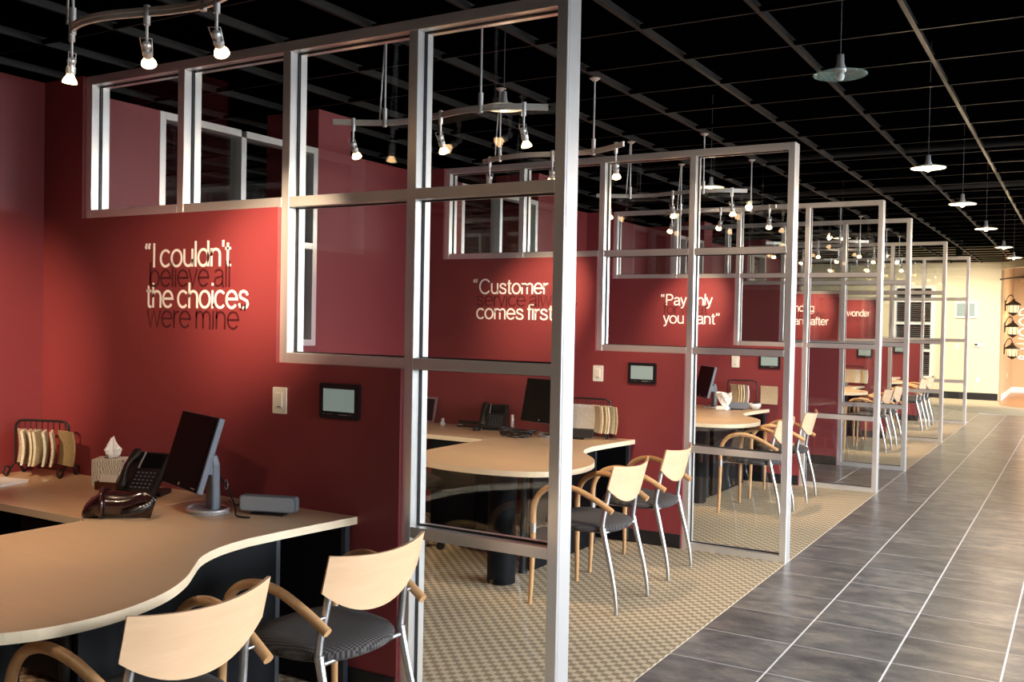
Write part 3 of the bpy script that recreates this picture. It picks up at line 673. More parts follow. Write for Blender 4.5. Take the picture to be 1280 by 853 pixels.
# ------------------------------------------------------------------ desk top objects
def monitor(loc, rz, tilt, lb, w=.375, h=.315):
    t = thing('monitor', lb, 'monitor', loc, R(rz), group='desk monitors')       # local: faces -Y
    MB().prism([(.105 * math.cos(a), .085 * math.sin(a) + .03) for a in [2 * math.pi * k / 28 for k in range(28)]], 0, .010).build('base', 'silver_plastic', t)
    ring = MB(); ring.tube([(.100 * math.cos(a), .08 * math.sin(a) + .03, .013) for a in [2 * math.pi * k / 28 for k in range(29)]], .007, 8, False); ring.build('base_rim', 'satin_nickel', t)
    MB().rings([[(x * sx, y * sy + dy, z) for x, y in rounded_rect(-.036, .036, -.02, .02, .012)] for sx, sy, dy, z in ((1.0, 1.1, .052, .008), (.92, 1.0, .052, .10), (.92, .95, .05, .20), (.8, .8, .044, .235), (.5, .5, .04, .245))], smooth=False).build('stand', 'slate_plastic', t)
    M = Matrix.Translation((0, -.085, .108)) @ Matrix.Rotation(R(-tilt), 4, 'X')
    b = MB().box(-w / 2, w / 2, -.014, .014, 0, h, c=.004, M=M).build('housing', 'bezel_side', t)
    MB().box(-w / 2 + .002, w / 2 - .002, -.0175, -.0138, .003, h - .003, c=.001, M=M).build('bezel', 'screen_black', t)
    MB().box(-w / 2 + .018, w / 2 - .018, -.0185, -.0173, .034, h - .018, M=M).build('screen', 'screen_black', t)
    MB().box(-w / 2 + .09, w / 2 - .09, .012, .045, .06, h - .08, c=.01, M=M).box(-.03, .03, .04, .10, .08, .14, M=M).build('rear_cover', 'slate_plastic', t)
    MB().lathe([(0, 0), (.007, 0), (.007, .002), (0, .002)], 12, M @ Matrix.Translation((0, -.0175, .018)) @ Matrix.Rotation(R(90), 4, 'X')).build('badge', 'silver_plastic', t)
    for k in range(3): MB().box(w / 2 - .06 + k * .014, w / 2 - .053 + k * .014, -.0186, -.0172, .013, .018, M=M).build('button', 'silver_plastic', t)
    rg = MB().tube([(.055 + .016 * math.cos(a), .085, .115 + .02 * math.sin(a)) for a in [2 * math.pi * k / 16 for k in range(17)]], .0022, 6, False); rg.build('cable_ring', 'steel', t)
    MB().tube(spline([(.02, .07, .15), (.055, .09, .10), (.11, .10, .03), (.19, .07, .008), (.25, .10, .006)], 5), .004, 8).build('cable', 'black_plastic', t)
    return t
monitor((-1.520, -.330, DZ), -19, 17, 'black flat monitor tilted back on the foreground desk')
monitor((-1.63, PY[2] - .30, DZ), -16, 12, 'black flat monitor behind the first screen post on the second desk')
monitor((-1.535, PY[3] - .34, DZ), -50, 14, 'black flat monitor seen edge-on on the third desk')

def phone(loc, rz, lb):
    t = thing('desk_phone', lb, 'telephone', loc, R(rz), group='desk phones')
    M = Matrix.Rotation(R(50), 4, 'X')
    MB().prism([(-.085, 0), (.085, 0), (.06, .115), (-.06, .115)], -.0, .02).build('foot', 'black_plastic', t)
    b = MB().box(-.105, .105, 0, .215, 0, .032, c=.01, M=Matrix.Translation((0, -.055, .012)) @ M).build('body', 'black_plastic', t)
    MM = Matrix.Translation((0, -.055, .012)) @ M
    sc = MB().box(-.025, .085, .125, .20, .031, .036, c=.002, M=MM).build('display', 'screen_black', t)
    MB().box(-.032, -.027, .120, .205, .031, .038, M=MM).build('display_trim', 'satin_nickel', t)
    bt = MB().box(-.0055, .0055, -.0035, .0035, 0, .004, c=.001).mesh('key', 'bezel_side')
    for r in range(5):
        for c in range(5):
            k = link('key', bt, t); k.matrix_basis = MM @ Matrix.Translation((-.02 + c * .022, .022 + r * .019, .032))
    # handset
    hs_ = []
    for v, rad, off in ((0, .020, .045), (.012, .027, .045), (.035, .026, .047), (.06, .017, .058), (.10, .014, .066), (.14, .017, .060), (.165, .026, .05), (.19, .027, .047), (.205, .018, .047)):
        hs_.append([tuple(MM @ Vector((-.070 + rad * math.cos(a), v + .005, off + .55 * rad * math.sin(a)))) for a in [2 * math.pi * k / 14 for k in range(14)]])
    MB().rings(hs_).build('handset', 'black_plastic', t)
    pts = []
    for k in range(90):
        s_ = k / 89; p = Vector((-.10 - .02 * math.sin(s_ * 3.1), -.06 - .16 * s_ + .05 * math.sin(s_ * 3.14), .016)); a = k * 1.1
        pts.append(p + Vector((.006 * math.cos(a), 0, .006 * math.sin(a) + .0)))
    MB().tube(pts, .0022, 5).build('cord', 'black_plastic', t)
    return t
phone((-2.010, -.225, DZ), 14, 'black desk phone with handset beside the foreground monitor')
phone((-2.18, PY[2] - .16, DZ), 20, 'black desk phone in shadow on the second desk')

def tissue(loc, rz, lb, s=.12):
    t = thing('tissue_box', lb, 'tissue box', loc, R(rz))
    MB().box(-s / 2 - .012, s / 2 + .012, -s / 2, s / 2, 0, .125, c=.002).build('carton', 'damask_print', t)
    MB().prism([(.035 * math.cos(a), .022 * math.sin(a)) for a in [2 * math.pi * k / 16 for k in range(16)]], .1252, .1265).build('slot', 'black_matte', t)
    rr = []
    rnd = random.Random(3)
    for i, (z, r) in enumerate(((.122, .018), (.14, .030), (.165, .034), (.19, .022), (.215, .010), (.228, .003))):
        rr.append([((r * (1 + .45 * math.sin(3 * a + i)) * math.cos(a)) + .004 * i * .6, r * .6 * (1 + .5 * math.cos(4 * a + i)) * math.sin(a), z + rnd.uniform(-.006, .006)) for a in [2 * math.pi * k / 18 for k in range(18)]])
    MB().rings(rr, smooth=False).build('tissue', 'paper_white', t)
    return t
tissue((-2.40, -.110, DZ), 34, 'patterned grey tissue box with white tissue on the foreground desk')
t = thing('tissue_pack', 'white wad of tissues standing on the third desk', 'tissues', (-1.345, PY[3] - .50, DZ))
MB().box(-.06, .06, -.05, .05, 0, .04, c=.012).build('pack', 'paper_white', t)
rr = []
for i, (z, r) in enumerate(((.035, .026), (.06, .036), (.095, .050), (.13, .064), (.165, .076), (.172, .070))):
    rr.append([(r * (1 + .3 * math.sin(3 * a + i)) * math.cos(a) + .02, r * .6 * (1 + .35 * math.cos(4 * a + i * 2)) * math.sin(a), z + .008 * math.sin(3 * a)) for a in [2 * math.pi * k / 20 for k in range(20)]])
MB().rings(rr, smooth=False).build('tissue', 'paper_white', t)

t = thing('card_holder', 'brown card holder with white cards in front of the tissue box', 'card holder', (-2.275, -.215, DZ), R(18))
MB().box(-.055, .055, -.025, .03, 0, .006, c=.001).box(-.055, .055, -.029, -.025, 0, .038).box(-.055, .055, .026, .03, 0, .05).box(-.055, -.051, -.025, .026, .006, .038).box(.051, .055, -.025, .026, .006, .038).build('tray', 'brown_leather', t)
cs = MB().box(-.045, .045, -.018, .018, .007, .066, M=Matrix.Rotation(R(-14), 4, 'X')).build('business_cards', 'paper_white', None, (-2.275, -.214, DZ), (0, 0, R(18)))
tag(cs, 'stack of white business cards standing in the brown holder', 'cards')

t = thing('headset_pouch', 'glossy dark maroon pouch with shiny studs lying on the foreground desk', 'pouch', (-1.69, -.60, DZ), R(28))
rr = []
for i in range(15):
    s_ = i / 14; w_ = .068 * (math.sin(math.pi * min(1, s_ * 1.15 + .06)) ** .5 + .05) * (1 - .25 * s_); h_ = .046 + .036 * math.sin(math.pi * (s_ * .9 + .05)) + .008 * math.sin(9 * s_)
    x = -.13 + .26 * s_
    rr.append([(x + .012 * math.sin(a), w_ * math.cos(a) + .02 * math.sin(s_ * 3), max(0.0, h_ * .5 + h_ * .55 * math.sin(a))) for a in [2 * math.pi * k / 16 for k in range(16)]])
t.scale = (1.05, 1.05, 1.3)
MB().rings(rr).build('body', 'maroon_gloss', t)
MB().tube([(-.055 + .01 * math.cos(a * 2), .06 * math.cos(a), .045 + .045 * math.sin(a)) for a in [2 * math.pi * k / 20 for k in range(21)]], .008, 8, False).build('strap', 'maroon_gloss', t)
MB().tube(spline([(.03, -.045, .02), (.08, -.055, .03), (.125, -.02, .045), (.12, .03, .06), (.07, .05, .07)], 5), .010, 8).build('band', 'black_plastic', t)
sd = MB().lathe([(0, .004), (.003, .003), (.0042, 0)], 8).mesh('stud', 'satin_nickel')
for k in range(9):
    a = -1.2 + k * .3; link('stud', sd, t, (.095 + .036 * math.cos(a), .055 * math.sin(a) - .01, .056 + .012 * math.sin(a)))

t = thing('speaker_bar', 'slate grey desktop speaker bar on the right of the foreground desk', 'speaker', (-1.255, -.205, DZ), R(20))
MB().box(-.075, .075, -.022, .026, 0, .008, c=.002).build('foot', 'black_plastic', t)
o = MB().prism(rounded_rect(-.125, .125, .014, .080, .014), -.018, .018, 'Y').build('case', 'slate_plastic', t)
MB().prism(rounded_rect(-.119, .119, .019, .075, .012), -.0205, -.018, 'Y').build('grille', 'speaker_grey', t)
tag(MB().tube(spline([(-1.36, -.17, DZ + .03), (-1.42, -.14, DZ + .012), (-1.50, -.16, DZ + .006), (-1.60, -.10, DZ + .006)], 6), .0035, 8).build('speaker_cable', 'black_plastic'), 'thin black cable behind the foreground monitor and speaker', 'cable')

t = thing('brochure_stack', 'white brochures lying at the left edge of the foreground desk', 'brochure', (-2.86, -.44, DZ), R(12))
for k in range(3): MB().box(-.15, .14, -.10, .10, k * .0045, k * .0045 + .004, M=Matrix.Rotation(R(3 * k - 3), 4, 'Z')).build('brochure', 'paper_white', t)
tag(MB().prism([(.0, .0), (.03, .01), (.02, .03), (-.02, .02)], 0, .006).build('carpet_offcut', 'carpet_swatch_1', None, (-2.72, -.26, DZ)), 'small scrap of tan carpet beside the foreground wire rack', 'carpet scrap')

# wire rack and its hanging carpet squares
def rack(loc, rz, lb, L=.30):
    t = thing('sample_rack', lb, 'rack', loc, R(rz), group='wire sample racks')
    r = .0065
    MB().tube(spline([(-L / 2, 0, .055), (-L / 2, 0, .15), (-L / 2, 0, .245), (-L / 2 + .012, 0, .267), (-L / 2 + .04, 0, .278), (0, 0, .279), (L / 2 - .04, 0, .278), (L / 2 - .012, 0, .267), (L / 2, 0, .245), (L / 2, 0, .15), (L / 2, 0, .055)], 3), r, 8).build('frame', 'iron_black', t)
    for s_ in (-1, 1):
        for q in (-1, 1):
            MB().tube([(s_ * L / 2 + .0 * q, q * (.015 + .05 * u) , .055 - .046 * u + .0) for u in (0, .4, .8, 1)], .005, 6).build('leg', 'iron_black', t)
            MB().tube([(s_ * L / 2, q * .065 + .022 * math.cos(a), .028 + .023 * math.sin(a)) for a in [2 * math.pi * k / 14 for k in range(15)]], .005, 6, False).build('scroll_foot', 'iron_black', t)
    MB().tube([(-L / 2, 0, .06), (L / 2, 0, .06)], .004, 6).build('lower_bar', 'iron_black', t)
    n = 9
    wr = MB().tube([(0, 0, .277), (0, 0, .235)], .0028, 6).mesh('hanger_wire', 'iron_black')
    for k in range(n): link('hanger_wire', wr, t, (-L / 2 + L * (k + .6) / (n + .2), 0, 0))
    return t
def swatch(rackloc, rz, px, ang, ci, lb, w=.15, h=.17, depth=.011, grp=None):
    """hangs from the rack bar: a soft square with bound top"""
    rr = []
    for i in range(7):
        v = i / 6; z = .235 - h * v
        bow = .010 * math.sin(math.pi * v)
        rr.append([(x + bow, y, z) for x, y in ((-depth / 2, -w + .012), (depth / 2, -w + .012), (depth / 2, .012), (-depth / 2, .012))])
    mb = MB().rings(rr, smooth=False)
    me = mb.mesh('carpet_swatch', 'carpet_swatch_%d' % ci)
    M = Matrix.Translation(rackloc) @ Matrix.Rotation(R(rz), 4, 'Z') @ Matrix.Translation((px, -.006, 0)) @ Matrix.Rotation(R(ang), 4, 'Z')
    o = link('carpet_swatch', me); o.matrix_basis = M
    return tag(o, lb, 'carpet sample', grp)
RL1 = (-2.865, -.165, DZ); rack(RL1, 20, 'black wire rack of carpet samples in the foreground desk corner')
ORD = ['leftmost', 'second', 'third', 'fourth', 'fifth', 'sixth', 'seventh', 'eighth']
S1 = [(-.125, 62, 0, .13), (-.095, 30, 2, .13), (-.062, 38, 3, .13), (-.032, 22, 1, .13), (-.006, 20, 5, .13), (.025, 30, 2, .14), (.062, 32, 5, .14), (.105, 62, 6, .14)]
for k, (px, an, ci, w_) in enumerate(S1):
    swatch(RL1, 20, px, an, ci, '%s carpet sample hanging on the foreground wire rack' % (ORD[k] + (' counting from the left,' if k else '')), w=w_, grp='samples on the foreground rack')
RL2 = (-1.395, PY[2] - .10, DZ); rack(RL2, 6, 'black wire rack of carpet samples behind the first screen post')
S2 = [(-.125, 84, 7, .21), (.025, 40, 1, .15), (.045, 36, 4, .15), (.066, 40, 5, .15), (.088, 38, 3, .15), (.112, 48, 2, .15), (.137, 42, 6, .15)]
for k, (px, an, ci, w_) in enumerate(S2):
    swatch(RL2, 6, px, an, ci, ('large pale speckled carpet sample facing out on the second desk rack' if k == 0 else '%s carpet sample from the left on the second desk rack' % ORD[k]), w=w_, h=.19, grp='samples on the second rack')
RL3 = (-1.28, PY[3] - .10, DZ); rack(RL3, 0, 'black wire rack of carpet samples on the third desk')
S3 = [(-.11, 48, 1, .15), (-.085, 38, 4, .15), (-.055, 36, 5, .15), (-.025, 34, 3, .15), (.005, 40, 7, .15), (.20, 86, 0, .17)]
for k, (px, an, ci, w_) in enumerate(S3):
    swatch(RL3, 0, px - .0, an, ci, ('olive brown carpet square turned flat on the third desk rack' if k == 5 else '%s carpet sample from the left on the third desk rack' % ORD[k]), w=w_, h=.18, grp='samples on the third rack')
RL5 = (-1.17, PY[5] - .15, DZ); rack(RL5, 0, 'black wire rack of carpet samples on the fourth desk')
for k, (px, an, ci) in enumerate(((-.085, 84, 0), (.02, 60, 7), (.05, 50, 4), (.10, 55, 2))):
    swatch(RL5, 0, px, an, ci, '%s carpet sample from the left on the fourth desk rack' % ORD[k], w=.16, h=.19, grp='samples on the fourth rack')

# second desk small things
t = thing('picture_frame', 'small chrome picture frame at the back of the second desk', 'picture frame', (-2.86, PY[2] - .07, DZ), R(-8))
Mp = Matrix.Rotation(R(-10), 4, 'X')
MB().box(-.075, .075, -.006, .006, 0, .018, M=Mp).box(-.075, .075, -.006, .006, .192, .21, M=Mp).box(-.075, -.057, -.006, .006, .018, .192, M=Mp).box(.057, .075, -.006, .006, .018, .192, M=Mp).build('frame', 'steel', t)
MB().box(-.057, .057, -.002, .004, .018, .192, M=Mp).build('photo', 'black_plastic', t)
t = thing('desk_bell', 'tiny chrome topped bottle on the second desk', 'bottle', (-2.66, PY[2] - .14, DZ))
MB().lathe([(0, 0), (.02, 0), (.022, .015), (.016, .028), (.012, .03)], 16).build('body', 'clear_acrylic', t); MB().lathe([(.012, .03), (.013, .05), (.009, .056), (0, .057)], 16).build('cap', 'satin_nickel', t)
t = thing('stapler', 'black stapler in shadow on the second desk', 'stapler', (-2.43, PY[2] - .12, DZ), R(15))
MB().box(-.09, .09, -.02, .02, 0, .012, c=.004).build('base', 'black_plastic', t); MB().box(-.085, .08, -.016, .016, .022, .05, c=.008).build('arm', 'black_plastic', t); MB().box(-.085, -.05, -.014, .014, .012, .022).build('hinge', 'satin_nickel', t)
t = thing('computer_mouse', 'black mouse beside the phone on the second desk', 'mouse', (-2.27, PY[2] - .25, DZ), R(20))
MB().rings([[(x * s_, y * s_, z) for x, y in [(.03 * math.cos(a), .052 * math.sin(a)) for a in [2 * math.pi * k / 18 for k in range(18)]]] for s_, z in ((.96, 0), (1, .01), (.92, .022), (.7, .031), (.35, .035))]).build('shell', 'black_plastic', t); MB().tube([(-.006, .025, .034), (.006, .025, .034)], .005, 8).build('wheel', 'slate_plastic', t)
t = thing('pen_cup', 'slim silver cylinder standing on the second desk', 'pen holder', (-1.99, PY[2] - .20, DZ))
MB().lathe([(0, 0), (.014, 0), (.014, .13), (.011, .132), (.011, .1), (0, .1)], 16).build('tube', 'satin_nickel', t)
t = thing('cable_bundle', 'heap of coiled black cable on the second desk', 'cable', (-1.84, PY[2] - .44, DZ))
for q in range(5):
    MB().tube([((.10 + .012 * q) * math.cos(a + q) + .01 * q, (.055 + .006 * q) * math.sin(a + q), .010 + .010 * q + .010 * math.sin(2 * a + q)) for a in [2 * math.pi * k / 28 for k in range(29)]], .0055, 7, False).build('loop', 'black_plastic', t)
t = thing('speaker_bar', 'black desktop speaker bar under the samples on the second desk', 'speaker', (-1.43, PY[2] - .26, DZ), R(12))
MB().box(-.06, .06, -.02, .02, 0, .012, c=.002).build('foot', 'black_plastic', t); MB().prism(rounded_rect(-.125, .125, .014, .074, .012), -.026, .026, 'Y').build('case', 'black_matte', t)
t = thing('speaker_bar', 'slate grey desktop speaker bar on the third desk', 'speaker', (-1.26, PY[3] - .33, DZ), R(16))
MB().box(-.06, .06, -.02, .02, 0, .012, c=.002).build('foot', 'black_plastic', t); MB().prism(rounded_rect(-.115, .115, .012, .075, .012), -.026, .026, 'Y').build('case', 'slate_plastic', t)
t = thing('candy_dish', 'glass dish of small round sweets on the third desk', 'dish', (-1.13, PY[3] - .17, DZ))
MB().lathe([(0, .004), (.045, .004), (.062, .03), (.066, .06), (.062, .06), (.058, .032), (.043, .010), (0, .010)], 20).build('bowl', 'clear_acrylic', t)
sw = MB().lathe([(0, -.013), (.009, -.009), (.013, 0), (.009, .009), (0, .013)], 10).mesh('sweet', 'maroon_gloss')
for k in range(11):
    a = k * 2.4; rr_ = .036 * math.sqrt(k / 11); o = link('sweet', sw, None, (-1.13 + rr_ * math.cos(a), PY[3] - .17 + rr_ * math.sin(a), DZ + .03 + .02 * (k % 3)))
    tag(o, 'small dark wrapped sweet in the glass dish on the third desk', 'sweet', 'sweets in the dish')
t = thing('desk_organiser', 'small slate tray beside the samples on the fourth desk', 'tray', (-1.27, PY[5] - .34, DZ))
MB().box(-.08, .08, -.05, .05, 0, .008).box(-.08, .08, -.05, -.044, .008, .05).box(-.08, .08, .044, .05, .008, .05).box(-.08, -.074, -.044, .044, .008, .05).box(.074, .08, -.044, .044, .008, .05).build('tray', 'slate_plastic', t)

# black task chair behind the second desk
def task_chair(x, y, rz, lb):
    t = thing('task_chair', lb, 'chair', (x, y, 0.0015), R(rz), group='black task chairs')
    MB().rings([[(px * s_, py * s_, z) for px, py in rounded_rect(-.24, .24, -.23, .23, .10)] for s_, z in ((.85, .42), (1, .44), (1, .475), (.93, .495), (.6, .50))]).build('seat', 'black_matte', t)
    bk = []
    for i in range(8):
        v = i / 7; w_ = .20 + .03 * math.sin(math.pi * v); bk.append([(px * w_ / .22, py + .24 + .05 * v + .03 * (px / .22) ** 2 * -1, .55 + .40 * v) for px, py in rounded_rect(-.22, .22, -.02, .025, .018)])
    MB().rings(bk).build('backrest', 'black_matte', t)
    MB().tube(spline([(0, .18, .44), (0, .27, .46), (0, .285, .60)], 4), .02, 8).build('back_stem', 'black_plastic', t)
    for s_ in (-1, 1):
        MB().tube([(s_ * .23, .02, .45), (s_ * .28, .02, .47), (s_ * .28, .02, .655)], .014, 8).build('arm_post', 'black_plastic', t)
        MB().rings([[(s_ * .28 + px * q, py, z) for px, py in rounded_rect(-.032, .032, -.13, .12, .03)] for q, z in ((.9, .655), (1, .665), (1, .678), (.8, .686))]).build('armrest', 'black_matte', t)
    MB().tube([(0, 0, .08), (0, 0, .42)], .026, 12).build('gas_column', 'black_plastic', t)
    for k in range(5):
        a = 2 * math.pi * k / 5 + .3; MB().tube([(0, 0, .10), (.28 * math.cos(a), .28 * math.sin(a), .065)], [.026, .016], 8).build('base_arm', 'black_plastic', t)
        c_ = Vector((.28 * math.cos(a), .28 * math.sin(a), .028)); tn = Vector((-math.sin(a), math.cos(a), 0)) * .02
        MB().tube([c_ - tn, c_ + tn], .027, 14).build('castor', 'black_plastic', t)
    return t
task_chair(-2.33, PY[2] - 1.10, 150, 'black task chair tucked behind the second desk')
task_chair(-2.35, PY[3] - 1.15, 150, 'black task chair tucked behind the third desk')

# ------------------------------------------------------------------ track lighting
HAL = (1.0, 0.73, 0.47)
ZT = 2.606
def track(rel, y0, spots, stems, lb, power, visible_shift=(0, 0)):
    """rel: rail points (x, y - y0); spots: (x, target, power)"""
    base = Vector((rel[0][0], y0 + rel[0][1], ZT))
    t = thing('track_light', lb, 'track light', base, group='curved track lights')
    path = [p for p in spline([(x, y0 + y, ZT) for x, y in rel], 6)]
    L = lambda p: Vector(p) - base
    prof = []
    for i, p in enumerate(path):
        d = (path[min(i + 1, len(path) - 1)] - path[max(i - 1, 0)]).normalized(); nn = Vector((-d.y, d.x, 0)); q = L(p)
        prof.append([q + nn * a + Vector((0, 0, b)) for a, b in ((-.006, -.015), (.006, -.015), (.006, -.003), (.003, 0), (.006, .003), (.006, .015), (-.006, .015), (-.006, .003), (-.003, 0), (-.006, -.003))])
    MB().rings(prof, smooth=False).build('rail', 'track_metal', t)
    def at(x):
        for p, q in zip(path, path[1:]):
            if p.x <= x <= q.x: s_ = (x - p.x) / max(1e-6, q.x - p.x); return p.lerp(q, s_)
        return path[0] if x < path[0].x else path[-1]
    for x in stems:
        p = at(x); q = L(p)
        st = MB().tube([q + Vector((0, 0, .02)), q + Vector((0, 0, ZC - ZT - .008))], .0055, 8).build('stem', 'satin_nickel', t)
        MB().tube([q + Vector((0, 0, -.022)), q + Vector((0, 0, .075))], .0125, 10).build('clamp', 'satin_nickel', st)
        if x == stems[0]: MB().tube([q + Vector((-.034, 0, .02)), q + Vector((-.030, 0, .10)), q + Vector((-.008, 0, ZC - ZT - .02))], .0045, 8).build('second_rod', 'satin_nickel', st)  # thin second rod leaning beside the first stem
        MB().tube([q + Vector((0, 0, ZC - ZT - .018)), q + Vector((0, 0, ZC - ZT - .001))], [.012, .034], 14).build('canopy', 'satin_nickel', st)
    for x, target, pw, *cone in spots:
        p = at(x); q = L(p)
        hd = p + Vector((0, 0, -.115)); d = (Vector(target) - hd).normalized()
        hl = L(hd)
        s_ = MB().tube([q + Vector((0, 0, .022)), q + Vector((0, 0, -.045))], .0115, 10).tube([q + Vector((0, 0, -.045)), q + Vector((0, 0, -.105))], .0055, 8)
        s_.lathe([(0, -.017), (.012, -.012), (.017, 0), (.012, .012), (0, .017)], 12, Matrix.Translation(hl))
        s_.tube([hl, hl + d * .028], .008, 8).tube([hl + d * .022, hl + d * .040, hl + d * .050], [.017, .018, .015], 14)
        o = s_.build('spotlight', 'satin_nickel', t)
        sd_ = d.cross(Vector((0, 0, 1))).normalized()
        MB().tube([hl + sd_ * .016 + d * .03, hl + sd_ * .02 - d * .03, hl - sd_ * .02 - d * .03, hl - sd_ * .016 + d * .03], .0022, 6).build('wire_bail', 'satin_nickel', o)
        M = Matrix.Translation(hl + d * .045) @ d.to_track_quat('Z', 'Y').to_matrix().to_4x4()
        MB().lathe([(.010, 0), (.014, .010), (.024, .026), (.0265, .036), (.024, .0375), (.0, .034)], 16, M).build('bulb', 'bulb_glow', o)
        lp = hd + d * .095
        light('SPOT', 'halogen_beam', lp, pw, HAL, target=lp + d, spot_size=R(cone[0] if cone else 58), spot_blend=1.0, shadow_soft_size=0.024)
    return t
RA = [(-1.82, .80), (-1.6, .93), (-1.4, .955), (-1.2, .91), (-1.0, .865), (-.8, .89), (-.62, .99)]
RB = [(-1.78, 2.23), (-1.62, 2.15), (-1.4, 2.115), (-1.2, 2.155), (-1.0, 2.185), (-.85, 2.13), (-.68, 2.02)]
R1 = [(-1.60, -.90), (-1.48, -.948), (-1.34, -.955), (-1.2, -.925), (-1.05, -.89), (-.9, -.883), (-.72, -.93), (-.5, -1.0)]
P = 34.0
def tracks(n, y0, yw, nm, g=1.0):
    track(RA, y0, ((-1.73, (-2.2, yw - .8, .74), P * 1.3 * g), (-1.2, (-1.35, yw - 1.1, .74), P * 2.4 * g), (-.72, (-.75, yw - 1.1, .1), P * 2.2 * g)), (-1.58, -.93), 'curved silver track with three lit spots, nearer one %s' % nm, P)
    track(RB, y0, ((-1.70, (-2.55, yw, 1.15), P * .2), (-1.22, (-1.86, yw, 1.70), P * 6.5, 40), (-.75, (-1.12, yw, .98), P * 3.0 * g ** .4, 46)), (-1.60, -.95), 'curved silver track with three lit spots, farther one %s' % nm, P)
track(R1, 0.0, ((-1.585, (-1.75, -.95, .74), P * 1.5), (-1.16, (-2.05, 0, 1.55), P * 2.2, 54), (-.84, (-1.40, 0, 1.80), P * 8.0, 44)), (-1.57, -.92), 'curved silver track with three lit spots over the foreground desk', P)
track(RA, -3.22, ((-1.73, (XW, -.66, 1.45), P * 15.0, 40), (-1.2, (-1.35, -1.5, .74), P * 2.0), (-.72, (-1.9, 0, 1.5), P * 1.2)), (-1.58, -.93), 'curved silver track with three lit spots above the camera side of the foreground desk', P)
tracks(2, 0.0, PY[2], 'between the first and second screens', 1.0)
tracks(3, PY[2], PY[3], 'between the second and third screens', 1.6)
tracks(5, PY[4], PY[5], 'between the fourth and fifth screens', 3.0)
tracks(6, PY[5], PY[6], 'between the fifth and sixth screens', 3.6)

# ------------------------------------------------------------------ pendants with glass discs
def pendant(x, y, z, lit, lb, pw=22.0, grp='glass disc pendants'):
    t = thing('pendant_lamp', lb, 'pendant lamp', (x, y, z), group=grp)
    MB().tube([(0, 0, .085), (0, 0, 3.42 - z)], .0014, 6).build('cord', 'slate_plastic', t)
    MB().lathe([(0, .09), (.014, .088), (.016, .05), (.024, .03), (.024, .018), (.0, .018)], 16).build('socket', 'satin_nickel', t)
    MB().lathe([(.026, .020), (.06, .016), (.105, .002), (.108, .004), (.108, .007), (.06, .021), (.026, .025)], 28).build('glass_disc', 'frosted_disc' if lit else 'disc_glass', t)
    MB().lathe([(.0, .018), (.014, .016), (.019, -.002), (.014, -.016), (0, -.02)], 14).build('bulb', 'filament_glow' if lit else 'clear_acrylic', t)
    if lit: light('POINT', 'pendant_light', (x, y, z - .04), pw, HAL, shadow_soft_size=0.03)
    return t
simple('frosted_disc', (0.75, 0.74, 0.62), 0.35)
m, nt, b = new_mat('disc_glass'); b.inputs['Base Color'].default_value = (0.35, 0.6, 0.55, 1); b.inputs['Alpha'].default_value = 0.35; b.inputs['Roughness'].default_value = 0.1
pendant(.757, .98, 2.60, False, 'unlit glass disc pendant nearest the camera over the tiled aisle')
for k, (y, nm) in enumerate(((3.61, 'second'), (5.66, 'third'), (7.90, 'fourth'), (10.43, 'fifth'), (12.42, 'sixth'))):
    pendant(.755, y, 2.60, True, 'lit glass disc pendant over the aisle, %s from the camera' % nm)
for n, y0, nm in ((2, 0.0, 'first and second'), (3, PY[2], 'second and third'), (5, PY[4], 'fourth and fifth'), (6, PY[5], 'fifth and sixth')):
    pendant(-.97, y0 + 1.15, 2.665, True, 'lit glass disc pendant hanging between the %s screens' % nm, 4.0)

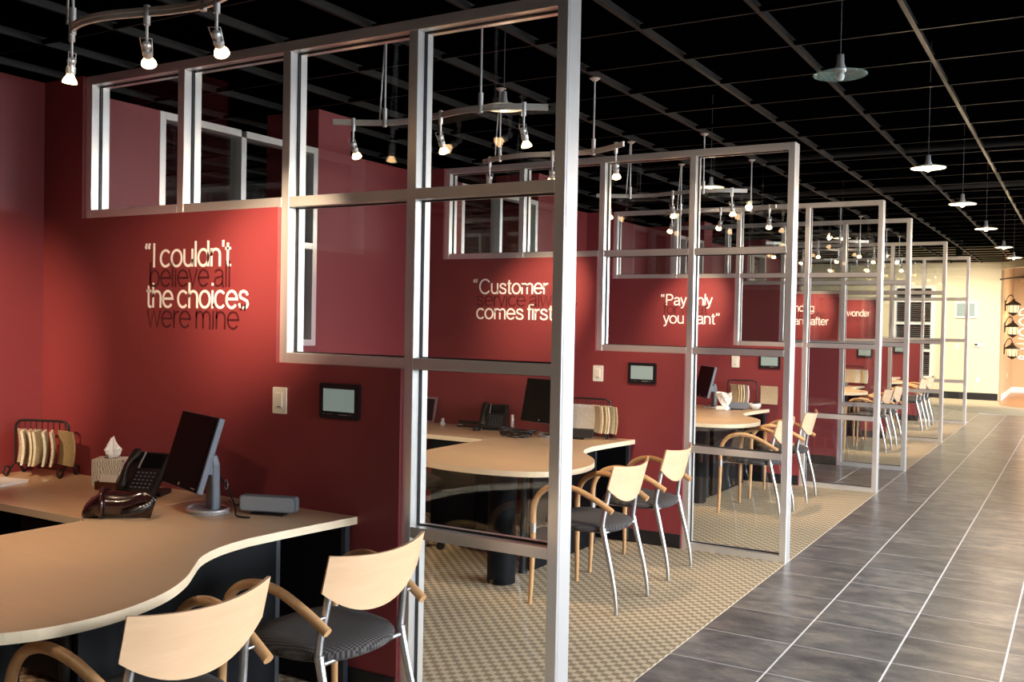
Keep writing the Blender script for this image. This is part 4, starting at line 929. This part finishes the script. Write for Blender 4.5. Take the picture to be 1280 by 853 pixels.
# ------------------------------------------------------------------ far alcove lanterns and added ceiling fill lights
def lantern(z, y, lb):
    t = thing('wall_lantern', lb, 'lantern', (0.10, y, z), group='lit wall lanterns')
    MB().box(0, .02, -.06, .06, -.08, .14, c=.005).build('back_plate', 'bronze', t)
    MB().tube(spline([(.01, 0, .10), (.06, 0, .24), (.13, 0, .27), (.17, 0, .19)], 5), .010, 8).build('arm', 'bronze', t)
    MB().lathe([(0, .19), (.03, .18), (.03, .15), (.16, .06), (.17, .04), (.12, .04)], 8, Matrix.Translation((.17, 0, 0))).build('roof', 'bronze', t)
    MB().lathe([(.115, .04), (.10, -.12), (0, -.12)], 8, Matrix.Translation((.17, 0, 0))).build('glass', 'lantern_glow', t)
    MB().lathe([(.10, -.12), (.11, -.13), (.05, -.17), (0, -.20)], 8, Matrix.Translation((.17, 0, 0))).build('base', 'bronze', t)
    for k in range(8):
        a = 2 * math.pi * k / 8; MB().tube([(.17 + .117 * math.cos(a), .117 * math.sin(a), .04), (.17 + .103 * math.cos(a), .103 * math.sin(a), -.12)], .007, 6).build('bar', 'bronze', t)
for z, nm in ((2.09, 'top'), (1.60, 'middle'), (1.11, 'lowest')): lantern(z, 21.3, 'dark bronze lit wall lantern in the far alcove, %s of three' % nm)
light('POINT', 'lantern_light', (0.85, 21.9, 1.9), 70, (1.0, 0.66, 0.36), shadow_soft_size=0.15)
def fill_downlight(x, y, lb, pw, size=110):  # added lamps that brighten the far end, fixtures made up
    t = thing('fill_downlight', lb, 'fill_downlight', (x, y, ZC), group='added ceiling fill lights')
    MB().lathe([(.05, .03), (.075, .0), (.085, -.004), (.085, .002), (.06, .04)], 20).build('trim_ring', 'white_trim', t)
    MB().tube([(0, 0, .04), (0, 0, .37)], .065, 16).build('can', 'black_matte', t)
    MB().lathe([(0, .02), (.05, .02), (.05, .03), (0, .03)], 16).build('lens', 'filament_glow', t)
    light('SPOT', 'fill_beam', (x, y, ZC - .02), pw, (1.0, .84, .62), target=(x, y + 2.2, 0.9), spot_size=R(size), spot_blend=.9, shadow_soft_size=.06)
for k, (x, y) in enumerate(((-2.0, 18.3), (-.6, 18.6), (1.6, 18.0), (1.8, 22.3), (3.4, 21.0))):
    fill_downlight(x, y, 'added recessed downlight ' + ('above the carpet before the blind window', 'above the carpet beside the last screen post', 'above the carpet in front of the alcove', 'above the alcove wood floor near the lanterns', 'above the alcove wood floor by the right wall')[k], 300)
